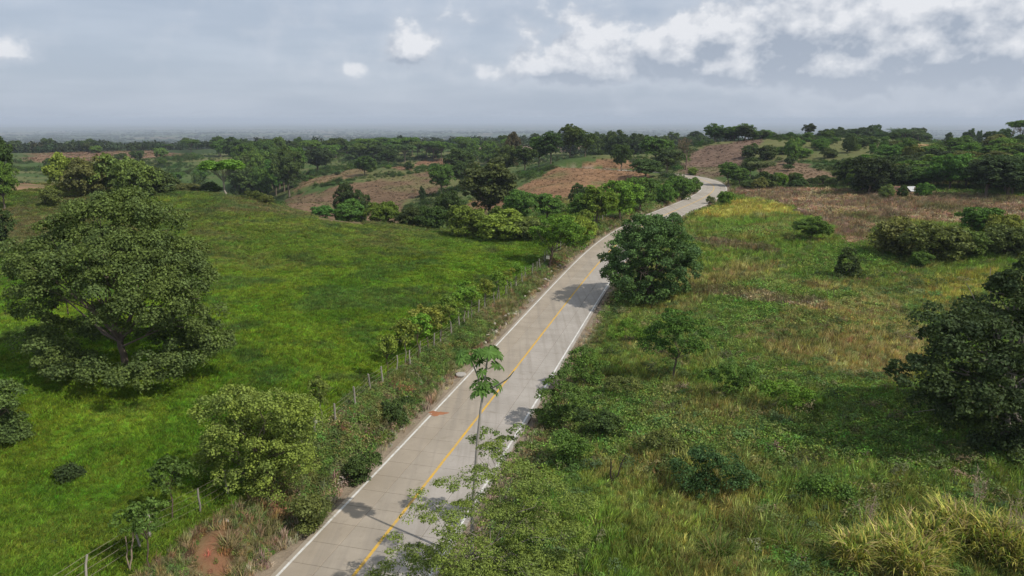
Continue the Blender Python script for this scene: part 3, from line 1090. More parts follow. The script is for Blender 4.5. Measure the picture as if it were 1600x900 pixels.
for s in range(4):
    r = np.random.default_rng(100 + s)
    add_proto('R', 9, 8.5, ball_lobes(9, 8.5, 1.6, 13, r, flat=.9), 120, 62, .80, .40, 110 + s, (0, 0, 2.4), .28)
    add_proto('S', 11, 8, ball_lobes(11, 8, 3.4, 15, r, (.2, .3), shape='umbrella'), 110, 60, .80, .36, 120 + s, (.2, 0, 3.4), .20, flatc=.5)
    add_proto('T', 7.5, 11, ball_lobes(7.5, 11, 2.6, 14, r, (.26, .42), .95, .68), 120, 62, .80, .40, 130 + s, (0, .1, 3.6), .24)
    add_proto('B', 6, 4.2, [(l[0], l[1], max(l[2], .5), *l[3:]) for l in ball_lobes(6, 4.2, -.6, 11, r, (.26, .42), .9)], 95, 60, .62, .30, 140 + s, (0, 0, .5), .10, low=-.2)
    add_proto('Y', 2.6, 4.2, ball_lobes(2.6, 4.2, 2.0, 8, r, (.30, .48), .6, .72), 34, 44, .36, .20, 150 + s, (.05, .05, 2.3), .055, fill=.05)

# palm
for s in range(2):
    r = np.random.default_rng(160 + s)
    V, Qd, lcv = [], [], []
    for i in range(22):
        a = i * 2.399
        el = r.uniform(-.35, 1.1)
        L_ = r.uniform(2.6, 3.4)
        for j in range(9):
            t0 = (j + .5) / 9
            x_ = math.cos(el) * L_ * t0
            z_ = 6.6 + math.sin(el) * L_ * t0 - 1.5 * t0 * t0
            p = np.array([math.cos(a) * x_, math.sin(a) * x_, z_])
            d_ = np.array([math.cos(a), math.sin(a), -.3])
            sd_ = np.array([-math.sin(a), math.cos(a), 0])
            for sg in (-1, 1):
                tip = p + (sd_ * sg * .75 + d_ * .45 + np.array([0, 0, -.30])) * (1.15 - .5 * t0)
                k = len(V)
                V += [p - d_ * .11, p + d_ * .11, tip]
                Qd.append((k, k + 1, k + 2))
                lcv.append(r.random())
    cm = mesh_np('crown', np.array(V), [np.array(Qd)], M_LEAF, fattr={'lc': lcv, 'ck': r.random(len(lcv)) * .6})
    tv, tq = tubes([limb((0, 0, -.3), (.25, .1, 6.6), .2, .13, r, 7, 0, .015)], 7)
    PROTO.setdefault('P', []).append((cm, mesh_np('trunk', tv, [tq], M_BARK, True), 6.4, 8.6))

# bare tree: branches only, as a fine crown of twigs
for s in range(2):
    r = np.random.default_rng(170 + s)
    parts, tw = [limb((0, 0, -.4), (0, 0, 3), .26, .2, r, 5, 0, .02)], []
    tips = [(np.array([0, 0, 3.0]), np.array([0, 0, 1.0]), .17, 2.4)]
    for g_ in range(5):
        nt = []
        for p, d_, rad, L_ in tips:
            for _ in range(3 if g_ < 4 else 4):
                dn = d_ + r.normal(size=3) * .55 + np.array([0, 0, .12])
                dn /= np.linalg.norm(dn)
                e = p + dn * L_ * r.uniform(.7, 1.2)
                (parts if g_ < 2 else tw).append(limb(p, e, rad, max(rad * .6, .03), r, 3, .02, .04))
                nt.append((e, dn, max(rad * .6, .035), L_ * .72))
        tips = nt
    tv, tq = tubes(parts, 5)
    cv, cq = tubes(tw, 3)
    PROTO.setdefault('D', []).append((mesh_np('twig_crown', cv, [cq], M_BARK, True), mesh_np('trunk', tv, [tq], M_BARK, True), np.percentile(np.hypot(cv[:, 0], cv[:, 1]), 97) * 2, float(cv[:, 2].max())))

NAMES = {'R': 'round_tree', 'S': 'spreading_tree', 'T': 'tall_tree', 'B': 'bush', 'Y': 'sapling', 'P': 'palm_tree', 'D': 'bare_tree'}
TINTS = {'d': (.066, .105, .036), 'g': (.095, .170, .040), 'y': (.170, .220, .046), 'b': (.120, .220, .036), 'o': (.125, .150, .052), 'k': (.046, .072, .029),
         'r': (.088, .078, .044), 'p': (.150, .185, .078), 'w': (.20, .145, .115)}
TOTAL = [0]


def plant(kind, x, y, W, H, tint, label, group=None, bark=(.16, .13, .10), rz=None, cat=None, sink=0.0):
    pr = PROTO[kind]
    cm, tm, W0, H0 = pr[TOTAL[0] % len(pr)]
    TOTAL[0] += 1
    e = put(NAMES[kind], None, label=label, cat=cat or ('bush' if kind == 'B' else 'sapling' if kind == 'Y' else 'tree'), group=group, loc=(x, y, float(gz(x, y)) - sink))
    e.empty_display_size = .3
    e.rotation_euler = (0, 0, rng.random() * 6.283 if rz is None else rz)
    a = W / W0
    e.scale = (a * rng.uniform(.94, 1.06), a * rng.uniform(.94, 1.06), H / H0)
    tc_ = np.array(TINTS[tint] if isinstance(tint, str) else tint) * (1 + rng.normal() * .10) * (1 + rng.normal(size=3) * .06)
    put('crown' if kind not in 'BD' else ('foliage' if kind == 'B' else 'twig_crown'), cm, e, color=tuple(tc_))
    put('trunk' if kind != 'B' else 'stem', tm, e, color=bark)
    return e


def by_photo(kind, px, Y, top, wpx, tint, label, group=None, **kw):
    """a tree in the photo column px at distance Y, as high and wide as it shows there"""
    if Y < 0:
        Y = float(hit(px, -Y)[1])
    x, y, z = at_dist(px, Y)
    v = (450.0 - top) / F
    tt = Y / (CP + v * SP)
    H = max(CZ + tt * (-SP + v * CP) - z, .8)
    d = Y * CP + (CZ - z - H / 2) * SP
    return plant(kind, x, y, wpx * d / F, H, tint, label, group, **kw)


# ------------------------------------------------------------------ trees one can tell apart
PALE = (.34, .31, .26)
LIST = [
    # left edge and meadow crest
    ('T', 2, 132, 214, 46, 'd', 'tall dark tree cut by the left edge of the picture, on the meadow crest'),
    ('R', 8, 118, 250, 44, 'g', 'green round tree low at the left edge, in front of the tall dark one'),
    ('Y', 26, 150, 262, 15, 'g', 'small slim tree just right of the left edge trees on the meadow crest'),
    ('R', -4, 84, 322, 60, 'd', 'dark tree at the left edge beside the great spreading tree'),
    ('B', 108, 134, 240, 62, 'y', 'yellow green bush, leftmost of the thicket on the meadow crest'),
    ('B', 140, 128, 246, 66, 'o', 'olive bush second from left in the thicket on the meadow crest'),
    ('B', 180, 131, 241, 76, 'o', 'tallest olive bush in the middle of the thicket on the meadow crest'),
    ('B', 215, 126, 252, 72, 'o', 'brownish olive bush right of the middle of the crest thicket'),
    ('B', 250, 132, 264, 56, 'd', 'dark low bush at the right end of the crest thicket'),
    ('B', 82, 120, 292, 34, 'o', 'small bush below the left end of the crest thicket'),
    ('B', 292, 142, 286, 46, 'o', 'low brownish bush between the crest thicket and the umbrella shaped tree'),
    ('S', 352, 137, 250, 66, 'b', 'bright green umbrella shaped tree with pale trunk on the meadow crest'),
    ('B', 332, 142, 284, 34, 'd', 'dark small bush at the foot of the umbrella shaped tree'),
    ('B', 396, 137, 298, 32, 'o', 'small olive bush right of the umbrella shaped tree'),
    ('B', 418, 134, 304, 22, 'o', 'lone small bush where the meadow crest begins to fall'),
    # valley behind the meadow
    ('B', 505, 132, 322, 44, 'g', 'low green bush, leftmost of the valley hedge below the brown hill'),
    ('B', 545, 134, 312, 52, 'g', 'dark green bush left of the bright round one in the valley hedge'),
    ('T', 542, 176, 286, 34, 'k', 'dark tree at the foot of the left brown field, left of two'),
    ('R', 566, 172, 298, 40, 'd', 'dark rounded tree at the foot of the left brown field, right of two'),
    ('B', 600, 130, 316, 56, 'b', 'bright green round bush in the middle of the valley hedge'),
    ('B', 645, 127, 324, 50, 'd', 'dark green bush right of the bright round one in the valley hedge'),
    ('B', 675, 124, 322, 54, 'd', 'dark bush left of the large yellow green bush by the meadow'),
    ('T', 702, 146, 298, 40, 'd', 'dark tree behind the large yellow green bush'),
    ('B', 728, 114, 322, 70, 'y', 'large yellow green bush at the far edge of the meadow'),
    ('B', 785, 112, 328, 78, 'y', 'wide yellow green bush right beside the largest one at the meadow edge'),
    ('B', 830, 111, 340, 56, 'o', 'olive bush at the right end of the bushes along the meadow edge'),
    ('B', 780, 124, 322, 50, 'g', 'green bush peeping over the wide yellow green one'),
    ('T', 766, 156, 248, 98, (.072, .092, .034), 'large dark leafy tree towering over the valley bushes at the picture middle'),
    ('R', 812, 142, 298, 54, 'g', 'green tree right of the large dark tree, in front of the red brown hill'),
    ('R', 855, 146, 303, 56, 'g', 'green tree at the red brown hill foot, second right of the large dark tree'),
    ('R', 905, 166, 286, 34, 'd', 'small dark tree against the red brown hill above the road bend'),
    ('B', 903, 108, 338, 50, 'y', 'green bush behind the roadside tree that bears a sign'),
    # trees on the brown fields
    ('R', 690, 236, 258, 44, 'g', 'round tree casting a shadow on the left brown field'),
    ('T', 722, 238, 252, 30, 'd', 'dark narrow tree beside the round one on the left brown field'),
    ('R', 718, 285, 232, 48, 'd', 'dark broad tree on the ridge above the left brown field'),
    ('R', 570, 290, 244, 34, 'd', 'dark tree at the upper edge of the left brown field'),
    ('B', 660, 228, 291, 11, 'k', 'tiny dark bush alone in the left brown field'),
    ('R', 497, 335, 232, 54, 'k', 'big round dark tree like a ball, left of the brown fields'),
    ('R', 467, 480, 214, 19, 'd', 'small round tree standing out against the far plain above the wood'),
    ('R', 607, 385, 232, 30, 'k', 'round dark tree in front of the flat topped trees'),
    ('R', 593, 400, 240, 18, 'd', 'small grey green round tree left of a round dark one'),
    ('R', 788, 262, 227, 38, 'd', 'dark tree at the left end of the row on the red brown hill'),
    ('T', 820, 257, 228, 40, 'd', 'dark tree second from left in the row on the red brown hill'),
    ('R', 801, 345, 207, 26, 'r', 'reddish dark dome of a tree behind the left end of the hill row'),
    ('T', 842, 262, 214, 30, 'g', 'slim tree third from left in the row on the red brown hill'),
    ('T', 860, 260, 206, 42, 'd', 'tall wide tree in the middle of the row on the red brown hill'),
    ('T', 891, 266, 194, 36, 'd', 'tallest tree on the crest of the red brown hill'),
    ('T', 914, 264, 204, 36, 'd', 'tree right of the tallest one on the red brown hill crest'),
    ('R', 971, 240, 226, 38, 'd', 'lone round tree with a shadow on the right part of the red brown hill'),
    ('R', 1008, 214, 249, 52, 'd', 'wide grey green tree above the hedge left of the road bend'),
    ('T', 1024, 258, 214, 50, 'g', 'tall green tree left of the bare brown tree'),
    ('T', 1042, 232, 232, 46, 'd', 'dark tree just left of the bare brown tree'),
    ('D', 1072, 244, 214, 46, 'w', 'bare brown tree of fine twigs above the road bend'),
    ('B', 938, 270, 234, 12, 'd', 'small dark bush on the crest of the red brown hill'),
    # hedge left of the road
    ('R', 932, -352, 290, 70, 'b', 'bright green tree at the left of the roadside hedge'),
    ('R', 968, -345, 282, 68, 'b', 'bright green broad tree in the middle of the roadside hedge'),
    ('R', 1000, -333, 277, 56, 'g', 'green tree at the right of the roadside hedge group'),
    ('R', 908, -350, 303, 46, 'g', 'green tree at the far left of the roadside hedge, behind the sign tree'),
    ('B', 1038, -320, 284, 40, 'g', 'green bush left of the rounded hedge inside the road bend'),
    ('B', 1060, -311, 276, 50, 'g', 'rounded hedge bush on the inside of the road bend'),
    ('B', 1080, -302, 277, 34, 'g', 'small hedge bush at the very tip inside the road bend'),
    ('B', 1083, 228, 262, 16, 'y', 'small yellowish bush beyond the road bend'),
    # right of the road, far field edge
    ('T', 1137, 202, 253, 30, 'g', 'green tree right of the road bend at the field edge'),
    ('R', 1155, 200, 262, 34, 'g', 'green tree second right of the road bend at the field edge'),
    ('R', 1172, 215, 246, 26, 'd', 'grey green bushy tree behind the two right of the bend'),
    ('S', 1188, 206, 252, 40, 'p', 'pale olive feathery tree at the far edge of the brown weed field'),
    ('B', 1196, 188, 268, 44, 'd', 'dark bush at the far edge of the brown weed field, left'),
    ('B', 1218, 186, 270, 24, 'b', 'bright green bush at the far edge of the brown weed field'),
    ('R', 1243, 186, 270, 22, 'g', 'small round tree alone at the far edge of the brown weed field'),
    ('R', 1231, 220, 257, 18, 'd', 'small dark tree on the brown slope behind the weed field'),
    ('R', 1325, 176, 248, 50, 'k', 'dark purple green round tree at the left end of the right hand wood'),
    ('R', 1223, 318, 210, 28, 'd', 'dark round tree at the top of the right hillside'),
    ('B', 1172, 268, 224, 28, 'd', 'dark bush, left of the clump on the right hillside'),
    ('B', 1196, 262, 227, 34, 'd', 'dark bush, middle of the clump on the right hillside'),
    ('B', 1216, 270, 229, 24, 'g', 'greener bush, right of the clump on the right hillside'),
    ('T', 1263, 332, 193, 21, 'k', 'lone dark tree standing out above the skyline of the right hill'),
    ('R', 1362, 400, 195, 22, 'd', 'dome shaped tree above the skyline beside the palms'),
    ('R', 1395, 322, 207, 20, 'd', 'small dark tree in front of the palms on the right hill'),
    ('R', 1512, 400, 201, 20, 'd', 'rounded tree on the skyline left of the right edge trees'),
    ('R', 1526, 405, 204, 11, 'd', 'tiny round tree right beside the rounded skyline tree'),
    ('R', 1480, 420, 207, 12, 'd', 'tiny round tree on the skyline between palms and rounded tree'),
    ('D', 1576, 285, 189, 26, (.25, .22, .20), 'pale bare tree on the skyline near the right edge'),
    ('S', 1596, 270, 188, 44, 'g', 'green flat topped tree on the skyline at the right edge'),
    ('R', 1566, 290, 201, 26, 'd', 'dark tree below the pale bare tree on the skyline'),
    ('R', 1545, 300, 205, 22, 'd', 'dark tree left of the pale bare tree on the skyline'),
    ('P', 1398, 190, 238, 20, 'd', 'lone palm above the wood behind the white roof'),
    # right field, nearer
    ('R', 1268, -377, 339, 58, 'g', 'small crooked tree with a shadow on the green part of the right field'),
    ('B', 1133, -322, 299, 28, 'b', 'small bright bushy tree at the outer edge of the road bend'),
    ('B', 1110, -319, 306, 15, 'p', 'tiny grey green bush at the outer road edge before the bend'),
    ('B', 1405, -400, 342, 84, 'o', 'low spreading feathery shrub, left of the right field thicket'),
    ('B', 1458, -407, 350, 100, 'o', 'wide spreading feathery shrub in the middle of the right field thicket'),
    ('B', 1505, -404, 360, 70, 'g', 'green shrub at the right of the right field thicket'),
    ('R', 1526, -376, 324, 62, 'g', 'dark green small tree rising behind the right field thicket'),
    ('B', 1440, -417, 392, 36, 'g', 'small rounded bush in front of the feathery thicket'),
    ('B', 1570, -402, 352, 80, 'o', 'olive shrub near the right edge behind the big dark tree'),
    ('B', 1566, -384, 336, 56, 'y', 'yellowish shrub right of the dark green small tree'),
]
LIST += [('B', 1384, 150, 288, 24, 'o', 'low bush hiding the left part of the tiled hut'), ('B', 1409, 151, 290, 16, 'd', 'low bush between the tiled hut and the white roofed shed'),
         ('B', 1442, 151, 285, 26, 'g', 'low bush right of the white roofed shed')]
for row in LIST:
    kind, px, Y, top, wpx, tint, label = row
    kw = {}
    if 'pale trunk' in label:
        kw['bark'] = PALE
    if kind == 'D':
        kw['bark'] = TINTS['w'] if tint == 'w' else tint
    by_photo(kind, px, Y, top, wpx, tint, label, **kw)

# woods of which single trees cannot be told apart: each tree is still a tree
ORD = ['first', 'second', 'third', 'fourth', 'fifth', 'sixth', 'seventh', 'eighth', 'ninth', 'tenth', 'eleventh', 'twelfth', 'thirteenth', 'fourteenth', 'fifteenth', 'sixteenth']
LOOK = {'d': 'dark green', 'g': 'green', 'b': 'bright green', 'k': 'blackish green', 'o': 'olive', 'y': 'yellowish'}
FORM = {'R': 'round tree', 'T': 'tall tree', 'S': 'flat topped tree', 'B': 'bush', 'P': 'palm'}


def wood(n, pxr, Yr, top, wr, kinds, tints, where, group, seed, mind=3.0):
    """n trees between the photo columns pxr and the distances Yr, their tops between the photo rows given"""
    r = np.random.default_rng(seed)
    got = []
    tries = 0
    while len(got) < n and tries < n * 40:
        tries += 1
        px, Y = r.uniform(*pxr), r.uniform(*Yr)
        x, y, z = at_dist(px, Y)
        if any((x - a[1]) ** 2 + (y - a[2]) ** 2 < mind * mind for a in got):
            continue
        s_, _ = road_dist(np.array([x]), np.array([y]))
        if abs(s_[0]) < 8:
            continue
        v = (450.0 - r.uniform(*top)) / F
        H = CZ + Y / (CP + v * SP) * (-SP + v * CP) - z
        W_ = r.uniform(*wr)
        H = float(np.clip(H, W_ * .55, W_ * 1.55))
        got.append((px, x, y, W_, H, kinds[r.integers(len(kinds))], tints[r.integers(len(tints))]))
    got.sort()
    for i, (px, x, y, W_, H, kd, tn) in enumerate(got):
        look = LOOK[tn] + ' ' + FORM[kd]
        label = (look + ', ' + ORD[i] + ' from left ' + where) if n <= 16 else (look + ' ' + where)
        plant(kd, x, y, W_, H, tn, label, group)


wood(34, (362, 462), (262, 400), (212, 268), (8, 13), 'RRT', 'gdgd', 'in the dense wood filling the left valley', 'trees of the left valley wood', 1, 5)
wood(14, (340, 470), (400, 470), (212, 225), (9, 13), 'RT', 'dg', 'behind the left valley wood', 'far trees of the left valley wood', 2, 6)
wood(44, (486, 690), (425, 520), (214, 229), (10, 15), 'SSR', 'gdg', 'in the wide wood behind the brown fields', 'flat topped wood behind the brown fields', 3, 5)
wood(26, (925, 1015), (330, 430), (201, 214), (9, 12), 'RTP', 'dkd', 'in the dark wood behind the red brown hill', 'dark wood behind the red brown hill', 4, 5)
wood(22, (700, 800), (360, 520), (211, 236), (9, 12), 'RS', 'dg', 'in the loose wood beyond the middle ridge', 'loose wood beyond the middle ridge', 5, 7)
wood(13, (1112, 1178), (303, 325), (193, 207), (6, 9), 'TTR', 'dkg', 'in the grove on the right hill', 'grove on the right hill', 6, 4)
wood(5, (1180, 1205), (312, 330), (202, 209), (5, 7), 'RT', 'dg', 'beside the hill grove', 'low trees beside the hill grove', 16, 4)
wood(34, (1282, 1445), (375, 430), (199, 210), (8, 12), 'RTR', 'dkd', 'in the belt along the right skyline', 'skyline belt on the right hill', 7, 5)
wood(10, (1385, 1442), (362, 385), (196, 205), (8, 10), 'P', 'dk', 'in the palm grove on the right skyline', 'palm grove on the right hill', 8, 4)
wood(52, (1335, 1640), (158, 205), (240, 274), (7, 10), 'RRTB', 'dgkog', 'in the dense wood behind the right field', 'wood along the right field', 9, 4)
wood(16, (1540, 1660), (146, 170), (240, 256), (8, 11), 'RT', 'kdk', 'at the right end of the field wood', 'dark end of the right field wood', 10, 4)
wood(22, (1380, 1600), (205, 262), (226, 252), (5, 9), 'RB', 'gdog', 'on the slope above the right field wood', 'bushy trees above the right field wood', 11, 5)
wood(18, (0, 330), (440, 640), (214, 232), (8, 13), 'RBS', 'dgd', 'in the loose rows at far left', 'tree rows at far left', 12, 9)
wood(30, (820, 1100), (430, 620), (205, 216), (8, 13), 'RT', 'dk', 'far behind the red brown hill and the hill grove', 'far trees behind the middle hills', 13, 7)
wood(16, (470, 720), (300, 312), (250, 300), (2.2, 4), 'B', 'dg', 'in the hedge above the left brown field', 'hedge along the left brown field', 14, 4)
wood(12, (60, 340), (300, 420), (235, 270), (5, 9), 'RB', 'dg', 'on the slope far behind the meadow crest', 'bushes on the far left slope', 15, 9)
wood(12, (1120, 1330), (181, 190), (270, 290), (3, 5), 'B', 'odg', 'in the hedge behind the brown weed field', 'hedge at the far edge of the weed field', 17, 4)
wood(30, (1230, 1420), (225, 320), (212, 262), (3.0, 6.5), 'B', 'gdg', 'dotted on the right hillside', 'bushes on the right hillside', 18, 6)

# ------------------------------------------------------------------ nearer trees, each built for itself
def hero(name, label, cat, px, Y, lobes_px, n_cl, n_lf, sig, leaf, tint, r0, seed, fork=.33, flat=.8, bark=(.15, .12, .095), dspread=1.0, nmax=14, base_px=None, **kw):
    """lobes given as they show in the photo, spread in depth round the trunk"""
    r = np.random.default_rng(seed)
    bx, by, bz = at_dist(base_px if base_px is not None else px, Y)
    L = []
    for q in lobes_px:
        lx, ly, lr = q[:3]
        dy = q[3] if len(q) > 3 else r.uniform(-1, 1) * dspread
        X_, Y_, Z_ = pixz(lx, ly, Y + dy)
        d = (Y + dy) * CP + (CZ - Z_) * SP
        R_ = lr * d / F
        L.append((X_ - bx, Y_ - by, max(Z_ - bz, .25 * R_), R_, R_ * 1.05, R_ * flat))
    e = put(name, None, label=label, cat=cat, loc=(bx, by, bz))
    e.empty_display_size = .5
    V, Qd, fa = leaf_cloud(L, n_cl, n_lf, sig, leaf, r, **kw)
    put('crown', mesh_np('crown', V, [Qd], M_LEAF, fattr=fa), e, color=TINTS[tint] if isinstance(tint, str) else tint)
    zs = np.array([l[2] for l in L])
    cx, cy = np.mean([l[0] for l in L]), np.mean([l[1] for l in L])
    fk = np.array([cx * .25, cy * .25, max(.6, zs.max() * fork)])
    P, R = limb((0, 0, -.5), fk, r0, r0 * .72, r, 6, 0, .025)
    R[0] *= 1.35
    tv, tq = tubes([(P, R)], 8)
    tr_ = put('trunk', mesh_np('trunk', tv, [tq], M_BARK, True), e, color=bark)
    for l in sorted(L, key=lambda l: -l[3])[:nmax]:
        st = P[-1] + (P[-2] - P[-1]) * r.random() * .8
        en = np.array(l[:3]) + np.array([0, 0, -.1 * l[5]])
        ps = [limb(st, en, r0 * .36, r0 * .09, r, 6, .06, .05)]
        for _ in range(4):
            f_ = r.uniform(.3, .9)
            ps.append(limb(st + (en - st) * f_ , en + r.normal(size=3) * np.array(l[3:]) * .6, r0 * .18, r0 * .04, r, 4, .05, .06))
        lv, lq = tubes(ps, 5)
        put('limb', mesh_np('limb', lv, [lq], M_BARK, True), tr_, color=bark)
    return e


hero('broad_tree', 'great spreading olive green tree with low boughs in the left meadow', 'tree', 195, 44.5,
     [(150, 340, 45, 1), (200, 338, 42, 2), (240, 352, 38, 1), (108, 372, 46, 0), (62, 402, 42, 1), (46, 442, 36, 0), (112, 432, 56, -2), (182, 416, 60, -2), (248, 408, 48, -1),
      (298, 398, 24, 2), (288, 448, 44, 0), (232, 470, 52, -3), (306, 498, 44, 0), (334, 534, 28, 0), (262, 520, 36, 2), (64, 520, 34, 1), (92, 556, 38, -1), (62, 566, 26, 0), (130, 530, 30, 2),
      (84, 602, 16, -4), (152, 588, 26, -4), (196, 592, 24, -5), (226, 584, 28, -4), (284, 556, 30, -1), (180, 360, 60, 4), (120, 400, 60, 4), (240, 420, 60, 4), (180, 500, 34, 3), (70, 470, 40, 3), (290, 540, 30, 3), (196, 484, 34, -3), (232, 512, 26, -3.5), (166, 512, 20, -3), (270, 575, 22, -3), (110, 585, 24, -3), (178, 450, 40, -4)],
     430, 220, .70, .158, (.102, .145, .050), .26, 201, fork=.26, flatc=.75)
hero('dark_edge_tree', 'green tree cut by the left edge below the great spreading tree', 'tree', -12, 35.5,
     [(10, 630, 24), (-10, 620, 28), (12, 670, 26), (28, 690, 14), (0, 690, 30), (10, 720, 18), (-40, 650, 40), (-40, 700, 40)], 110, 110, .48, .15, (.095, .145, .048), .16, 202)
hero('yellow_green_tree', 'yellow green bushy tree on the bank at the lower left beside the road', 'tree', 402, 31.5,
     [(334, 642, 24), (372, 630, 28), (420, 640, 30), (462, 640, 24), (488, 654, 14), (350, 684, 32, -.5), (400, 686, 38, -.8), (450, 690, 32, -.5), (326, 724, 22), (372, 738, 28, -.6), (420, 736, 28, -.8),
      (462, 728, 24), (398, 768, 18, -.5), (440, 762, 16), (400, 650, 40, 1.2), (360, 700, 36, 1), (440, 700, 36, 1)],
     260, 110, .42, .112, (.185, .245, .062), .13, 203, fork=.25, nmax=10)
hero('dense_roadside_tree', 'dense dark green rounded tree beside the road, shading the pavement', 'tree', 1012, 76.5,
     [(1012, 372, 42, -1), (1040, 364, 32), (976, 398, 30, -1), (966, 432, 20), (1000, 420, 48, -2), (1048, 410, 42, -1), (1064, 384, 22), (1010, 450, 38, -1), (1044, 448, 30), (986, 458, 24),
      (1020, 470, 16), (1002, 352, 16), (1050, 352, 14), (1030, 396, 50, 2), (1000, 400, 46, 2), (1030, 440, 40, 2), (1072, 410, 12)],
     330, 110, .72, .225, (.080, .145, .052), .24, 204, fork=.22)
hero('young_field_tree', 'small green tree with layered crown right of the road below the dark one', 'tree', 1053, 50.5,
     [(1030, 520, 24), (1060, 502, 27), (1090, 515, 22), (1106, 534, 15), (1018, 540, 16), (1066, 530, 24), (1046, 548, 14), (1085, 545, 15)], 100, 85, .42, .14, (.082, .160, .036), .09, 205, fork=.4, flat=.6, flatc=.5)
hero('mango_tree', 'large very dark tree cut by the right edge of the picture', 'tree', 1572, 36.5,
     [(1592, 440, 38, 1), (1552, 472, 38, 1), (1600, 505, 60, 0), (1505, 512, 34, 0), (1452, 502, 24, 0), (1472, 522, 28, -1), (1540, 540, 50, -1), (1592, 575, 50, -2), (1500, 572, 44, -1), (1440, 590, 34, -1),
      (1412, 584, 20, -1), (1482, 622, 38, -2), (1540, 625, 48, -2), (1592, 655, 46, -2), (1512, 662, 36, -1), (1462, 632, 22, -1), (1562, 692, 34, -1), (1610, 700, 40, 0), (1650, 520, 70, 1), (1660, 620, 70, 0), (1680, 470, 60, 2),
      (1540, 530, 60, 3), (1600, 560, 70, 3), (1520, 620, 50, 3)],
     430, 115, .60, .185, (.056, .084, .036), .34, 206, fork=.3, bark=(.22, .20, .17), nmax=16)
hero('cone_bush', 'small dark cone shaped bush standing alone in the right field', 'bush', 1327, 80.0,
     [(1327, 430, 19), (1314, 428, 11), (1340, 427, 11), (1327, 414, 15), (1326, 402, 10), (1328, 394, 6)], 52, 60, .42, .22, (.060, .088, .032), .06, 207, fork=.2, low=-.2)
hero('sign_tree', 'bright green roadside tree with a white board on its trunk, left of the road', 'tree', 872, 92.5,
     [(846, 366, 15), (864, 354, 19), (886, 354, 20), (908, 366, 17), (920, 378, 12), (876, 372, 20), (852, 378, 12), (900, 384, 14), (838, 360, 8), (884, 362, 20, 2)], 85, 80, .62, .25, 'b', .14, 208, fork=.42, flat=.65, base_px=857, bark=(.07, .05, .04))
hero('fine_leaved_tree', 'fine leaved feathery tree overhanging the road at the bottom of the picture', 'tree', 752, 25.0,
     [(694, 756, 16), (744, 744, 24), (800, 746, 34, 1), (850, 764, 38, 1), (656, 802, 22), (612, 850, 15), (706, 808, 38), (762, 796, 44), (822, 820, 44), (890, 832, 28, 1), (644, 868, 28), (722, 866, 44), (800, 880, 46),
      (860, 886, 34), (596, 892, 16), (772, 700, 18, 2), (905, 790, 22, 2), (680, 900, 40, -1), (760, 910, 46, -1), (840, 920, 40, -1), (660, 770, 14)],
     500, 70, .34, .10, (.165, .222, .060), .09, 209, fork=.42, flat=.42, flatc=.32, up=1.2, fill=.12, aspect=.5, nmax=12, dspread=1.4, bark=(.24, .22, .18))
hero('slender_shrub', 'slender airy shrub at the right road edge behind the fine leaved tree', 'shrub', 800, 31.0,
     [(760, 678, 12), (790, 690, 14), (812, 672, 14), (770, 710, 16), (800, 720, 20), (740, 690, 8), (820, 700, 12)], 60, 36, .26, .11, (.125, .180, .055), .035, 210, fork=.3, flat=.4, flatc=.35, up=1.2, fill=.05, base_px=792)
hero('roadside_shrub', 'leafy green shrub leaning over the right edge line of the road', 'shrub', 868, 43.5,
     [(850, 626, 18), (872, 612, 22), (894, 620, 18), (862, 652, 20), (890, 650, 22), (838, 650, 10), (880, 590, 14)], 80, 70, .36, .13, (.100, .165, .045), .05, 211, fork=.2)
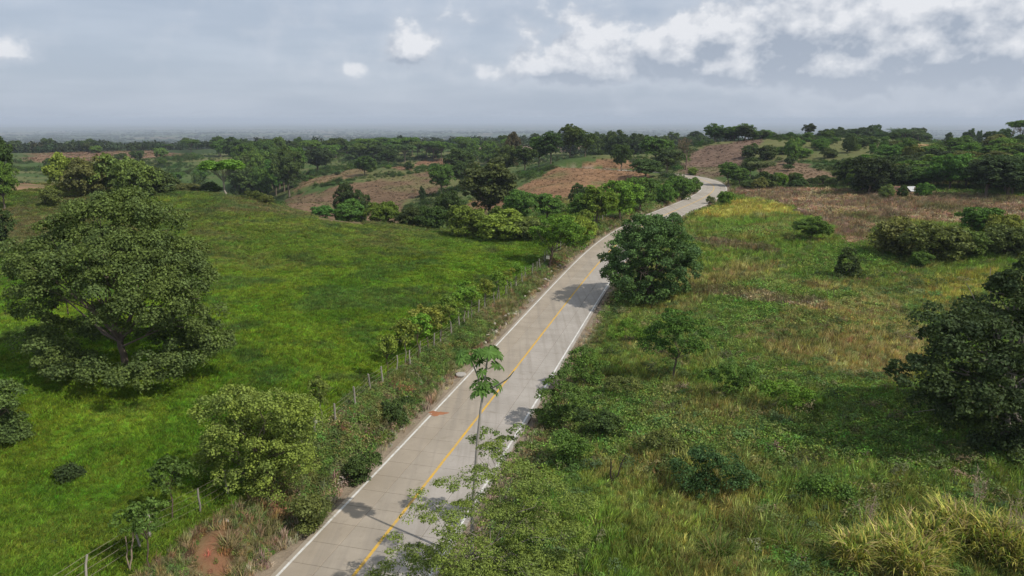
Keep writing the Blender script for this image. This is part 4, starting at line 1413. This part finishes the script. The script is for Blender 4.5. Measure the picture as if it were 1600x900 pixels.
for n_h, (px, Y, lob, tint, label) in enumerate((
        (905, 56.5, [(892, 574, 14), (912, 560, 18), (932, 572, 16), (905, 590, 14), (925, 592, 14)], 'g', 'green shrub at the right road edge, further up from the leaning one'),
        (1110, 33.5, [(1070, 740, 22), (1100, 724, 26), (1135, 736, 26), (1160, 752, 18), (1100, 760, 22)], (.062, .120, .046), 'rounded bluish green shrub in the lower right field'),
        (1050, 35.5, [(1030, 690, 16), (1050, 700, 16)], 'o', 'small dull green shrub left of the rounded one in the lower field'),
        (985, 60.0, [(962, 520, 12), (985, 512, 14), (1005, 524, 12)], 'b', 'bright green low shrub in front of the dense dark roadside tree'),
        (1290, 31.0, [(1262, 772, 16), (1290, 764, 20), (1318, 776, 16)], 'g', 'green shrub left of the tall yellow cane grass'),
        (1145, 45.5, [(1110, 590, 16), (1140, 580, 18), (1175, 590, 16), (1150, 604, 16)], 'g', 'creeper covered mound right of the small layered tree'),
        (1200, 43.0, [(1195, 606, 14), (1225, 612, 18), (1255, 622, 16), (1240, 634, 14)], 'b', 'long green creeper mound running down the right field'),
        (900, 36.5, [(880, 690, 18), (905, 700, 16), (890, 715, 16)], 'g', 'green shrub at the road edge above the fine leaved tree'),
        (110, 33.0, [(100, 742, 9), (118, 746, 9), (108, 738, 8)], 'k', 'small dark shrub in the lower left meadow'),
        (610, 53.5, [(608, 533, 6), (616, 535, 5)], 'k', 'tiny dark shrub in the meadow above the fence'),
        (925, 40.5, [(915, 650, 16), (940, 656, 18), (965, 668, 18), (935, 672, 16)], 'd', 'dark green shrub in the field right of the leaning roadside shrub'),
        (975, 44.0, [(960, 600, 14), (985, 606, 16)], 'o', 'olive shrub below the small layered tree'),
        (560, 39.0, [(612, 640, 15), (632, 634, 13), (622, 654, 12)], 'd', 'dark shrub on the left road bank below the fence'),
        (530, 33.0, [(556, 730, 14), (578, 722, 15), (565, 748, 14)], 'd', 'dark shrub low on the left bank near the road'),
        (470, 29.0, [(470, 800, 16), (496, 792, 16), (480, 822, 16)], 'o', 'olive shrub on the left bank close to the bottom'))):
    bp = sum(l[0] for l in lob) / len(lob)
    Y = float(hit(bp, max(l[1] + l[2] for l in lob))[1]) + .3
    hero('shrub', label, 'shrub', bp, Y, lob, 13 * len(lob), 70, .34, .12, tint, .03, 230 + n_h, fork=.2, flat=.75, nmax=3, dspread=.6)

# saplings of the living fence
FENCE_OFF = -6.7


def fence_pt(Y, off=0.0):
    off += float(np.interp(Y, [27, 38], [-1.4, 0]))
    i = int(np.argmin(np.abs(RC[:200, 1] + RN[:200, 1] * FENCE_OFF - Y)))
    p = RC[i, :2] + RN[i] * (FENCE_OFF + off)
    return p[0], p[1], i


for Y, H, W, off, tint, label in (
        (24.6, 2.7, 1.9, 1.3, 'g', 'leafy sapling at the bottom left beside the red soil'),
        (28.4, 2.7, 1.9, -.6, 'g', 'sapling with spreading leaves left of the yellow green tree'),
        (35.6, 2.3, 1.5, -.4, 'y', 'short yellowish sapling right of the yellow green tree by the fence'),
        (38.4, 2.9, 1.5, -.2, 'y', 'thin yellowish sapling with dark stem before the second fence post'),
        (47.0, 3.1, 1.7, 0.0, 'y', 'first sapling of the living fence row, thin and leaning'),
        (50.2, 3.3, 2.4, -.1, 'y', 'second sapling of the living fence row'),
        (52.4, 3.5, 2.6, .1, 'b', 'third sapling of the living fence row, full crowned'),
        (54.8, 3.4, 2.6, -.1, 'y', 'fourth sapling of the living fence row'),
        (57.0, 3.2, 2.4, .1, 'y', 'fifth sapling of the living fence row'),
        (60.0, 3.4, 2.7, 0.0, 'b', 'sixth sapling of the living fence row, broad crowned'),
        (63.0, 3.6, 3.0, .1, 'b', 'seventh sapling of the living fence row, darkest stem'),
        (66.0, 3.0, 2.2, -.1, 'y', 'eighth sapling of the living fence row'),
        (70.0, 2.8, 2.2, 0.0, 'y', 'ninth sapling of the living fence row'),
        (74.0, 3.0, 2.4, .1, 'b', 'tenth sapling of the living fence row'),
        (77.5, 2.8, 2.2, 0.0, 'y', 'eleventh sapling of the living fence row'),
        (81.0, 2.7, 2.2, .1, 'b', 'last sapling of the living fence row below the sign tree'),
        (112.0, 3.2, 3.0, .6, 'y', 'yellowish sapling by the fence before the roadside hedge'),
        (116.0, 3.4, 3.2, .5, 'y', 'broad yellowish sapling in front of the roadside hedge'),
        (121.0, 3.4, 3.0, .5, 'y', 'last yellowish sapling in front of the roadside hedge')):
    x, y, _ = fence_pt(Y, off)
    plant('Y', x, y, W * 1.02, H * 1.12, tint, label, 'saplings along the roadside fence', bark=(.12, .09, .07) if rng.random() < .5 else (.25, .22, .18))

# ------------------------------------------------------------------ fence along the left of the road
M_WOOD, t, o = new_mat('weathered_wood')
oi = t.n('ShaderNodeObjectInfo')
tcn = t.n('ShaderNodeTexCoord')
nz = t.noise(t.vmath('MULTIPLY', tcn.outputs['Object'], (14, 14, 2)), 2.5, 5, .65)
principled(t, o, t.mix(nz, t.mix(1.0, oi.outputs['Color'], (.6, .58, .55), 'MULTIPLY'), t.mix(1.0, oi.outputs['Color'], (1.25, 1.25, 1.25), 'MULTIPLY')), .9, .1, (nz, .5, .01))
M_WIRE, t, o = new_mat('fence_wire')
geo = t.n('ShaderNodeNewGeometry')
principled(t, o, t.mix(t.noise(geo.outputs['Position'], 9.0, 3, .6), (.22, .20, .18), (.30, .22, .15)), .6, .4)

fence = put('wire_fence', None, label='wire fence on grey wooden posts along the left road bank', cat='fence', loc=(*fence_pt(30)[:2], float(gz(*fence_pt(30)[:2]))))
fo = np.array(fence.location)


def post_mesh(H, r0, seed, crook=.0):
    r = np.random.default_rng(seed)
    n = 5
    zt = np.linspace(-.35, H, n)
    P = np.stack([np.cumsum(r.normal(size=n)) * crook, np.cumsum(r.normal(size=n)) * crook, zt], 1)
    V, Qd = tubes([(P, np.linspace(r0 * 1.08, r0 * .9, n))], 7)
    V[-7:, 2] += np.linspace(-.03, .03, 7)                       # sawn slanting top
    k = len(V)
    V = np.vstack([V, V[-7:].mean(0) + [0, 0, .012]])
    T_ = np.array([(k - 7 + j, k - 7 + (j + 1) % 7, k) for j in range(7)])
    return mesh_np('post', V, [Qd, T_], M_WOOD, False)


POSTS = [post_mesh(h, r_, s, c_) for h, r_, s, c_ in ((1.4, .062, 1, .004), (1.25, .055, 2, .014), (1.5, .058, 3, .02), (1.3, .045, 4, .03))]
tops = []
Y = 21.5
while Y < 132:
    x, y, _ = fence_pt(Y, rng.normal() * .10)
    z = float(gz(x, y))
    p = put('post', POSTS[rng.integers(4)], fence, loc=(x - fo[0], y - fo[1], z - fo[2]), color=tuple(np.array((.30, .275, .235)) * rng.uniform(.7, 1.2)))
    p.rotation_euler = (rng.normal() * .06, rng.normal() * .06, rng.random() * 6)
    tops.append((x, y, z))
    Y += rng.uniform(1.9, 2.7) if Y > 30 else rng.uniform(1.1, 2.2)
for hgt in (.35, .70, 1.02, 1.28):
    P = []
    for a, b in zip(tops[:-1], tops[1:]):
        for f in (0, .5):
            P.append([a[0] + (b[0] - a[0]) * f - fo[0], a[1] + (b[1] - a[1]) * f - fo[1], a[2] + (b[2] - a[2]) * f + hgt - (.03 if f else 0) - fo[2]])
    V, Qd = tubes([(np.array(P), np.full(len(P), .006))], 3)
    put('wire', mesh_np('wire', V, [Qd], M_WIRE), fence)

# ------------------------------------------------------------------ trumpet tree with big lobed leaves beside the road
CY = 28.6
bx, by, bz = at_dist(737, CY)
tr = put('trumpet_tree', None, label='thin pale stemmed tree with umbrella clusters of big lobed leaves over the road', cat='tree', loc=(bx, by, bz))
rel = lambda px, py, dy=0.0: np.array(pixz(px, py, CY + dy)) - np.array([bx, by, bz])
trunk_pts = [np.array([0, 0, -.3]), rel(738, 800), rel(742, 748), rel(746, 690), rel(751, 640), rel(757, 600), rel(760, 572), rel(762, 558)]
r = np.random.default_rng(77)
parts = [(np.array(trunk_pts), np.array([.10, .085, .075, .065, .055, .045, .038, .034])),
         (np.array([rel(752, 612), rel(747, 590, .1), rel(740, 572, .2), rel(735, 560, .3)]), np.array([.036, .033, .03, .026])),
         (np.array([rel(757, 612), rel(772, 605, -.3), rel(790, 594, -.6), rel(797, 588, -.7), rel(803, 580, -.8)]), np.array([.034, .033, .030, .030, .014]))]
V, Qd = tubes(parts, 8)
put('trunk', mesh_np('trunk', V, [Qd], M_BARK, True), tr, color=(.33, .31, .28))


def lobed_leaf(seed):
    r = np.random.default_rng(seed)
    V, T_ = [np.array([0, 0, 0])], []
    nl = 9
    for i in range(nl):
        a = -2.6 + 5.2 * i / (nl - 1)
        L_ = .46 * (1 - .25 * abs(a) / 2.6) * r.uniform(.9, 1.1)
        d = np.array([math.cos(a), math.sin(a), 0])
        s = np.array([-math.sin(a), math.cos(a), 0])
        drp = lambda q: np.array([0, 0, -.55 * q * q])
        k = len(V)
        V += [d * L_ * .25 - s * .035 + drp(L_ * .25), d * L_ * .25 + s * .035 + drp(L_ * .25), d * L_ * .7 + s * .085 + drp(L_ * .7) + [0, 0, .02],
              d * L_ + drp(L_) , d * L_ * .7 - s * .085 + drp(L_ * .7) + [0, 0, .02], d * L_ * .68 + drp(L_ * .68) - [0, 0, .02]]
        T_ += [(0, k, k + 1), (k, k + 5, k + 1), (k + 1, k + 5, k + 2), (k + 2, k + 5, k + 3), (k + 3, k + 5, k + 4), (k + 4, k + 5, k)]
    n = len(T_)
    return mesh_np('leaf', np.array(V), [np.array(T_)], M_LEAF, fattr={'lc': np.repeat(r.random(nl), 6) * .6 + .3, 'ck': np.full(n, .2)})


LEAVES = [lobed_leaf(s) for s in (1, 2, 3)]
pet = []
for (px, py, dy, n, sc_) in ((734, 556, .3, 9, .95), (763, 556, 0, 11, 1.05), (763, 574, 0, 6, .95), (757, 604, 0, 8, 1.0), (757, 616, 0, 4, .9)):
    c0 = rel(px, py, dy)
    for i in range(n):
        a = i * 6.283 / n + r.normal() * .2
        e = r.uniform(-.15, .75)
        pl = r.uniform(.32, .60) * sc_
        d = np.array([math.cos(a) * math.cos(e), math.sin(a) * math.cos(e), math.sin(e)])
        p = c0 + d * pl
        pet.append(limb(c0 - [0, 0, .08], p, .010, .007, r, 3, .08, 0))
        lf = put('leaf', LEAVES[i % 3], tr, loc=tuple(p), color=tuple(np.array((.095, .180, .042)) * r.uniform(.75, 1.35)))
        lf.rotation_euler = (r.normal() * .15, .45 + r.uniform(0, .45), a)
        lf.scale = (sc_ * r.uniform(.70, 1.0),) * 3
V, Qd = tubes(pet, 4)
put('leaf_stalks', mesh_np('leaf_stalks', V, [Qd], M_BARK), tr, color=(.16, .20, .08))

# ------------------------------------------------------------------ tall cane grass at the lower right, with dry plumes
def cane(name, label, spots, n, L0, L1, wd, seed, cols, lift=0.0):
    r = np.random.default_rng(seed)
    x0, y0, z0 = at_dist(*spots[0][:2])
    e = put(name, None, label=label, cat='tall grass', loc=(x0, y0, z0))
    for nm, share, col in cols:
        V, Qd, T_, lcv = [], [], [], []
        for i in range(int(n * share)):
            px, Y, rad = spots[r.integers(len(spots))]
            X_, Y_, _ = at_dist(px, Y)
            a, d = r.random() * 6.283, rad * math.sqrt(r.random())
            bx_, by_ = X_ + math.cos(a) * d, Y_ + math.sin(a) * d
            b = np.array([bx_ - x0, by_ - y0, float(gz(bx_, by_)) - z0 - .05])
            h_ = lift * r.random() ** .7 * (1 - .55 * (d / rad) ** 2)
            a2 = a + r.normal() * 1.1
            b = b + np.array([math.cos(a) * .2 * h_, math.sin(a) * .2 * h_, h_])
            dr = np.array([math.cos(a2), math.sin(a2), 0])
            s = np.array([-math.sin(a2), math.cos(a2), 0]) * wd * .5
            L_ = r.uniform(L0, L1)
            th = r.uniform(.02, .65)
            bend = r.uniform(.30, 1.0)
            k = len(V)
            p = b.copy()
            m = 6
            for j in range(m):
                q = j / (m - 1)
                wv = s * (1 - q ** 2 * .95) * (.75 + .5 * (q < .6))
                V += [p - wv, p + wv]
                t_ = th + bend * 2.1 * q
                p = p + (dr * math.sin(t_) + np.array([0, 0, math.cos(t_)])) * L_ / (m - 1)
                if j:
                    Qd.append((k + 2 * j - 2, k + 2 * j - 1, k + 2 * j + 1, k + 2 * j))
            lcv += [r.random()] * (m - 1)
        put(nm, mesh_np(nm, np.array(V), [np.array(Qd)], M_LEAF, fattr={'lc': lcv, 'ck': r.random(len(lcv)) * .6}), e, color=col)
    return e


cane('cane_grass', 'big clump of arching yellow green cane grass at the lower right', [(1440, 27.5, 1.0), (1380, 27.0, .8), (1330, 26.6, .5), (1500, 27.8, .9), (1550, 27.2, .9), (1420, 26.0, .8), (1590, 26.6, .8), (1480, 28.6, .7)],
     7500, .5, 1.25, .055, 81, (('green_blades', .42, (.20, .27, .055)), ('yellow_blades', .42, (.46, .43, .12)), ('dry_blades', .16, (.40, .31, .17))), 1.55)
cane('cane_grass', 'smaller tuft of green cane grass left of the big yellow clump', [(1180, 29.5, .6), (1230, 28.0, .5), (1120, 27.5, .5)], 700, .9, 1.7, .035, 82, (('green_blades', .7, (.11, .17, .036)), ('dry_blades', .3, (.22, .19, .08))))
cane('verge_grass', 'drooping green grass tuft on the left bank near the road', [(490, 31.5, .4), (500, 32.5, .3)], 320, .7, 1.3, .03, 83, (('green_blades', .8, (.10, .16, .036)), ('dry_blades', .2, (.20, .17, .08))))
cane('verge_grass', 'pale drooping grass tuft at the bottom left beside the red soil', [(372, 26.5, .3), (358, 27.5, .3)], 220, .6, 1.2, .03, 84, (('dry_blades', .7, (.26, .21, .12)), ('green_blades', .3, (.12, .15, .05))))


def plume(px, Y, H, seed, label):
    r = np.random.default_rng(seed)
    x, y, z = at_dist(px, Y)
    e = put('dry_plume', None, label=label, cat='plant', loc=(x, y, z))
    st, fl = [], []
    for i in range(7):
        tip = np.array([r.normal() * .22, r.normal() * .22, H * r.uniform(.72, 1.05)])
        P, R = limb((r.normal() * .1, r.normal() * .1, -.1), tip, .014, .006, r, 6, 0, .015)
        st.append((P, R))
        for j in range(26):
            q = r.uniform(.55, 1)
            b = P[0] + (tip - P[0]) * q
            fl.append(limb(b, b + np.array([r.normal() * .11, r.normal() * .11, r.uniform(-.12, .16)]), .007, .003, r, 3, 0, .02))
    V, Qd = tubes(st, 4)
    put('stem', mesh_np('stem', V, [Qd], M_BARK), e, color=(.34, .26, .18))
    V, Qd = tubes(fl, 3)
    put('flower_head', mesh_np('flower_head', V, [Qd], M_BARK), e, color=(.42, .33, .25))


plume(1578, 27.0, 3.3, 91, 'dry pinkish plume rising from the cane grass near the right edge')
plume(1525, 29.5, 2.9, 92, 'thin dry plume behind the cane grass, left of the pinkish one')
plume(1352, 29.0, 2.2, 93, 'pale dry plume left of the cane grass clump')

# ------------------------------------------------------------------ dead stems, log, stones, soil on the road, board on the tree
def sticks(name, label, px, py, ends, r0, seed, col):
    r = np.random.default_rng(seed)
    Y = float(hit(px, py)[1])
    x, y, z = at_dist(px, Y)
    e = put(name, None, label=label, cat='dead wood', loc=(x, y, z))
    for ex, ey, q in ends:
        tip = np.array(pixz(ex, ey, Y)) - np.array([x, y, z])
        V, Qd = tubes([limb((0, 0, -.15), tip, r0 * q, r0 * q * .5, r, 6, 0, .03)], 6)
        put('stem', mesh_np('stem', V, [Qd], M_BARK, True), e, color=col)


sticks('dead_stump', 'blackened forked dead stem standing in the lower right field', 957, 756, ((954, 717, 1.0), (978, 712, .8), (958, 738, .6)), .06, 1, (.055, .045, .040))
sticks('dead_stake', 'two crooked pale stakes by the fence at the bottom left', 203, 892, ((196, 838, .8), (208, 832, 1.0)), .045, 2, (.30, .24, .18))
sticks('dead_branch', 'pale broken stake leaning on the bank below the fence', 660, 600, ((650, 582, 1.0), (656, 588, .6)), .04, 3, (.36, .31, .26))
sticks('dead_twigs', 'thin bare twigs standing in the dry grass right of the small layered tree', 1300, 472, ((1290, 452, .8), (1304, 444, 1.0), (1312, 456, .7)), .03, 4, (.17, .13, .10))

lx, ly = hit(1214, 303)
lg = put('fallen_log', mesh_np('fallen_log', *(lambda v, q: (v, [q]))(*tubes([limb((-1.3, 0, .16), (1.3, .5, .22), .15, .11, np.random.default_rng(5), 6, 0, .01)], 8)), M_BARK, True),
         label='pale log lying at the edge of the brown weed field', cat='log', loc=(lx, ly, float(gz(lx, ly)) + .3), color=(.50, .44, .36))

M_STONE, t, o = new_mat('stone')
oi = t.n('ShaderNodeObjectInfo')
tcn = t.n('ShaderNodeTexCoord')
nz = t.noise(tcn.outputs['Object'], 5.0, 6, .65)
principled(t, o, t.mix(nz, t.mix(1.0, oi.outputs['Color'], (.65, .63, .6), 'MULTIPLY'), t.mix(1.0, oi.outputs['Color'], (1.2, 1.2, 1.2), 'MULTIPLY')), .9, .15, (nz, .7, .03))


def stone_mesh(seed):
    r = np.random.default_rng(seed)
    me = bpy.data.meshes.new('stone')
    import bmesh
    bm = bmesh.new()
    bmesh.ops.create_icosphere(bm, subdivisions=2, radius=.5)
    k = r.normal(size=(5, 3))
    for v in bm.verts:
        q = np.array(v.co)
        q = q * (1 + .16 * sum(math.sin(float(q @ kk) * 3.1) for kk in k) * .5)
        for kk in k[:3]:                                          # broken faces
            n_ = kk / np.linalg.norm(kk)
            d = float(q @ n_)
            if d > .36:
                q = q - n_ * (d - .36) * .85
        v.co = q * np.array([1.15, .9, .7])
    bm.to_mesh(me)
    bm.free()
    me.materials.append(M_STONE)
    return me


STONES = [stone_mesh(s) for s in range(5)]
for i in range(30):
    Y = rng.uniform(58, 106)
    k = int(np.argmin(np.abs(RC[:200, 1] - Y)))
    p = RC[k, :2] + RN[k] * -rng.uniform(4.3, 5.1)
    s_ = rng.uniform(.22, .55)
    ob = put('stone', STONES[i % 5], label='pale stone of the row lying along the left road edge', cat='stone', group='stones along the left road edge',
             loc=(p[0], p[1], float(gz(*p)) + .22 * s_), color=tuple(np.array((.42, .38, .32)) * rng.uniform(.8, 1.15)))
    ob.scale = (s_, s_ * rng.uniform(.7, 1.1), s_ * rng.uniform(.7, 1))
    ob.rotation_euler = (rng.normal() * .2, rng.normal() * .2, rng.random() * 6)
for (px, py, s_, label) in ((720, 588, .75, 'grey boulder at the left road edge behind the big leaved tree'), (634, 622, .4, 'pale stone on the left bank below the fence'),
                            (498, 662, .5, 'grey stone at the foot of a fence post on the bank'), (350, 817, .4, 'pale stone above the bare red soil'), (622, 702, .35, 'white stone at the left road edge in the grass')):
    h = hit(px, py)
    ob = put('boulder', STONES[int(px) % 5], label=label, cat='stone', loc=(h[0], h[1], float(gz(*h)) + .2 * s_), color=(.36, .34, .31))
    ob.scale = (s_, s_, s_ * .8)

# red soil spilled on the road
M_SOIL, t, o = new_mat('red_soil')
geo = t.n('ShaderNodeNewGeometry')
n1 = t.noise(geo.outputs['Position'], 9.0, 6, .7)
principled(t, o, t.mix(n1, (.22, .085, .04), (.42, .20, .11)), .95, .05, (n1, .8, .03))
sp = pixplane(683, 645, 0.0)
ii = int(np.argmin(np.hypot(RC[:, 0] - sp[0], RC[:, 1] - sp[1])))
r = np.random.default_rng(9)
V, T_ = [(0, 0, .045)], []
nr, na_ = 5, 22
for i in range(1, nr + 1):
    for j in range(na_):
        a = 6.283 * j / na_
        rad = (i / nr) * (1 + .28 * math.sin(3 * a + 1) + .16 * math.sin(7 * a))
        V.append((math.cos(a) * .62 * rad, math.sin(a) * .40 * rad, .002 + .045 * (1 - (i / nr) ** 1.5) * r.uniform(.6, 1.3)))
F_q = [(1 + (i - 1) * na_ + j, 1 + (i - 1) * na_ + (j + 1) % na_, 1 + i * na_ + (j + 1) % na_, 1 + i * na_ + j) for i in range(1, nr) for j in range(na_)]
F_t = [(0, 1 + (j + 1) % na_, 1 + j) for j in range(na_)]
so = put('soil_spill', mesh_np('soil_spill', np.array(V), [np.array(F_q)[:, ::-1], np.array(F_t)[:, ::-1]], M_SOIL, True), label='small patch of red soil spilled on the left lane', cat='soil', loc=(sp[0], sp[1], RC[ii, 2] + .004))

# board on the roadside tree
M_BOARD, t, o = new_mat('board_paint')
tcn = t.n('ShaderNodeTexCoord')
principled(t, o, t.mix(t.ramp(t.noise(tcn.outputs['Object'], 6.0, 5, .6), .5, .75, 0, .5), (.70, .66, .52), (.45, .40, .30)), .7, .2)
tx, ty, tz = at_dist(857, 92.5)
zz = pixz(856, 402, 92.3)
import bmesh
bm = bmesh.new()
bmesh.ops.create_cube(bm, size=1.0)
bmesh.ops.scale(bm, vec=(.48, .03, .46), verts=bm.verts)
bmesh.ops.bevel(bm, geom=list(bm.edges), offset=.006, segments=1, affect='EDGES')
me = bpy.data.meshes.new('sign_board')
bm.to_mesh(me)
bm.free()
me.materials.append(M_BOARD)
put('sign_board', me, label='small whitish board fixed to the trunk of the roadside tree', cat='sign', loc=(zz[0], 92.26, zz[2]))

# ------------------------------------------------------------------ small farm buildings by the right hand wood
def mat_plain(name, a, b, scale, rough=.7, spec=.3):
    m, t, o = new_mat(name)
    tcn = t.n('ShaderNodeTexCoord')
    principled(t, o, t.mix(t.noise(tcn.outputs['Object'], scale, 5, .65), a, b), rough, spec)
    return m


M_SHEET = mat_plain('metal_sheet', (.66, .66, .66), (.45, .44, .42), 1.5, .45, .4)
M_TILE = mat_plain('clay_tile', (.15, .075, .05), (.21, .11, .075), 2.0)
M_WALL = mat_plain('lime_wall', (.50, .47, .42), (.38, .35, .30), 1.2)
M_DARKW = mat_plain('plank_wall', (.12, .085, .06), (.20, .15, .11), 2.0)


def box(x0, x1, y0, y1, z0, z1):
    v = np.array([(x, y, z) for z in (z0, z1) for y in (y0, y1) for x in (x0, x1)])
    return v, np.array([(0, 2, 3, 1), (4, 5, 7, 6), (0, 1, 5, 4), (2, 6, 7, 3), (0, 4, 6, 2), (1, 3, 7, 5)])


def building(name, label, px, Y, W_, D_, H, roof_mat, wall_mat, rz):
    x, y, z = at_dist(px, Y)
    e = put(name, None, label=label, cat='building', loc=(x, y, z))
    e.rotation_euler = (0, 0, rz)
    t_ = .14
    for b in ((-W_ / 2, W_ / 2, -D_ / 2, -D_ / 2 + t_), (-W_ / 2, W_ / 2, D_ / 2 - t_, D_ / 2), (-W_ / 2, -W_ / 2 + t_, -D_ / 2 + t_ + .002, D_ / 2 - t_ - .002), (W_ / 2 - t_, W_ / 2, -D_ / 2 + t_ + .002, D_ / 2 - t_ - .002)):
        v, f = box(*b, -.3, H)
        put('wall', mesh_np('wall', v, [f], wall_mat), e)
    v, f = box(-.45, .45, -D_ / 2 - .05, -D_ / 2 - .004, 0, 1.9)
    put('door', mesh_np('door', v, [f], M_DARKW), e)
    for sg in (-1, 1):                                            # two corrugated roof slopes
        V, Qd = [], []
        n = 40
        for i in range(n + 1):
            xx = -W_ / 2 - .35 + (W_ + .7) * i / n
            w_ = .03 * math.sin(i * math.pi / 2 * 1.0 + .4)
            V += [(xx, 0, H + .85 + w_), (xx, sg * (D_ / 2 + .45), H - .05 + w_), (xx, 0, H + .80 + w_), (xx, sg * (D_ / 2 + .45), H - .10 + w_)]
            if i:
                k = 4 * i
                Qd += [(k - 4, k - 3, k + 1, k), (k - 2, k + 2, k + 3, k - 1), (k - 3, k - 1, k + 3, k + 1)]
        put('roof', mesh_np('roof', np.array(V), [np.array(Qd)], roof_mat), e)


building('farm_shed', 'small farm shed with white metal roof at the edge of the right field wood', 1424, 157.5, 2.2, 2.4, 1.1, M_SHEET, M_DARKW, .12)
building('farm_hut', 'small hut with reddish tiled roof left of the white roofed shed', 1396, 158, 2.2, 2.4, 1.2, M_TILE, M_DARKW, -.1)

# ------------------------------------------------------------------ haze
M_HAZE, t, o = new_mat('haze_air')
pv = t.n('ShaderNodeVolumePrincipled')
pv.inputs['Color'].default_value = (.74, .83, .96, 1)
pv.inputs['Density'].default_value = 0.00013
pv.inputs['Anisotropy'].default_value = 0.0
t.l(pv.outputs[0], o.inputs['Volume'])
x0, x1, y0, y1, z0, z1 = -25000, 25000, -600, 31000, float(GZ.min()) - 1.5, 44.0
v_ = np.array([(x, y, z) for z in (z0, z1) for y in (y0, y1) for x in (x0, x1)])
f_ = np.array([(0, 2, 3, 1), (4, 5, 7, 6), (0, 1, 5, 4), (2, 6, 7, 3), (0, 4, 6, 2), (1, 3, 7, 5)])
put('haze', mesh_np('haze', v_, [f_], M_HAZE), kind='stuff', label='pale blue haze in the air over the whole countryside', cat='haze')
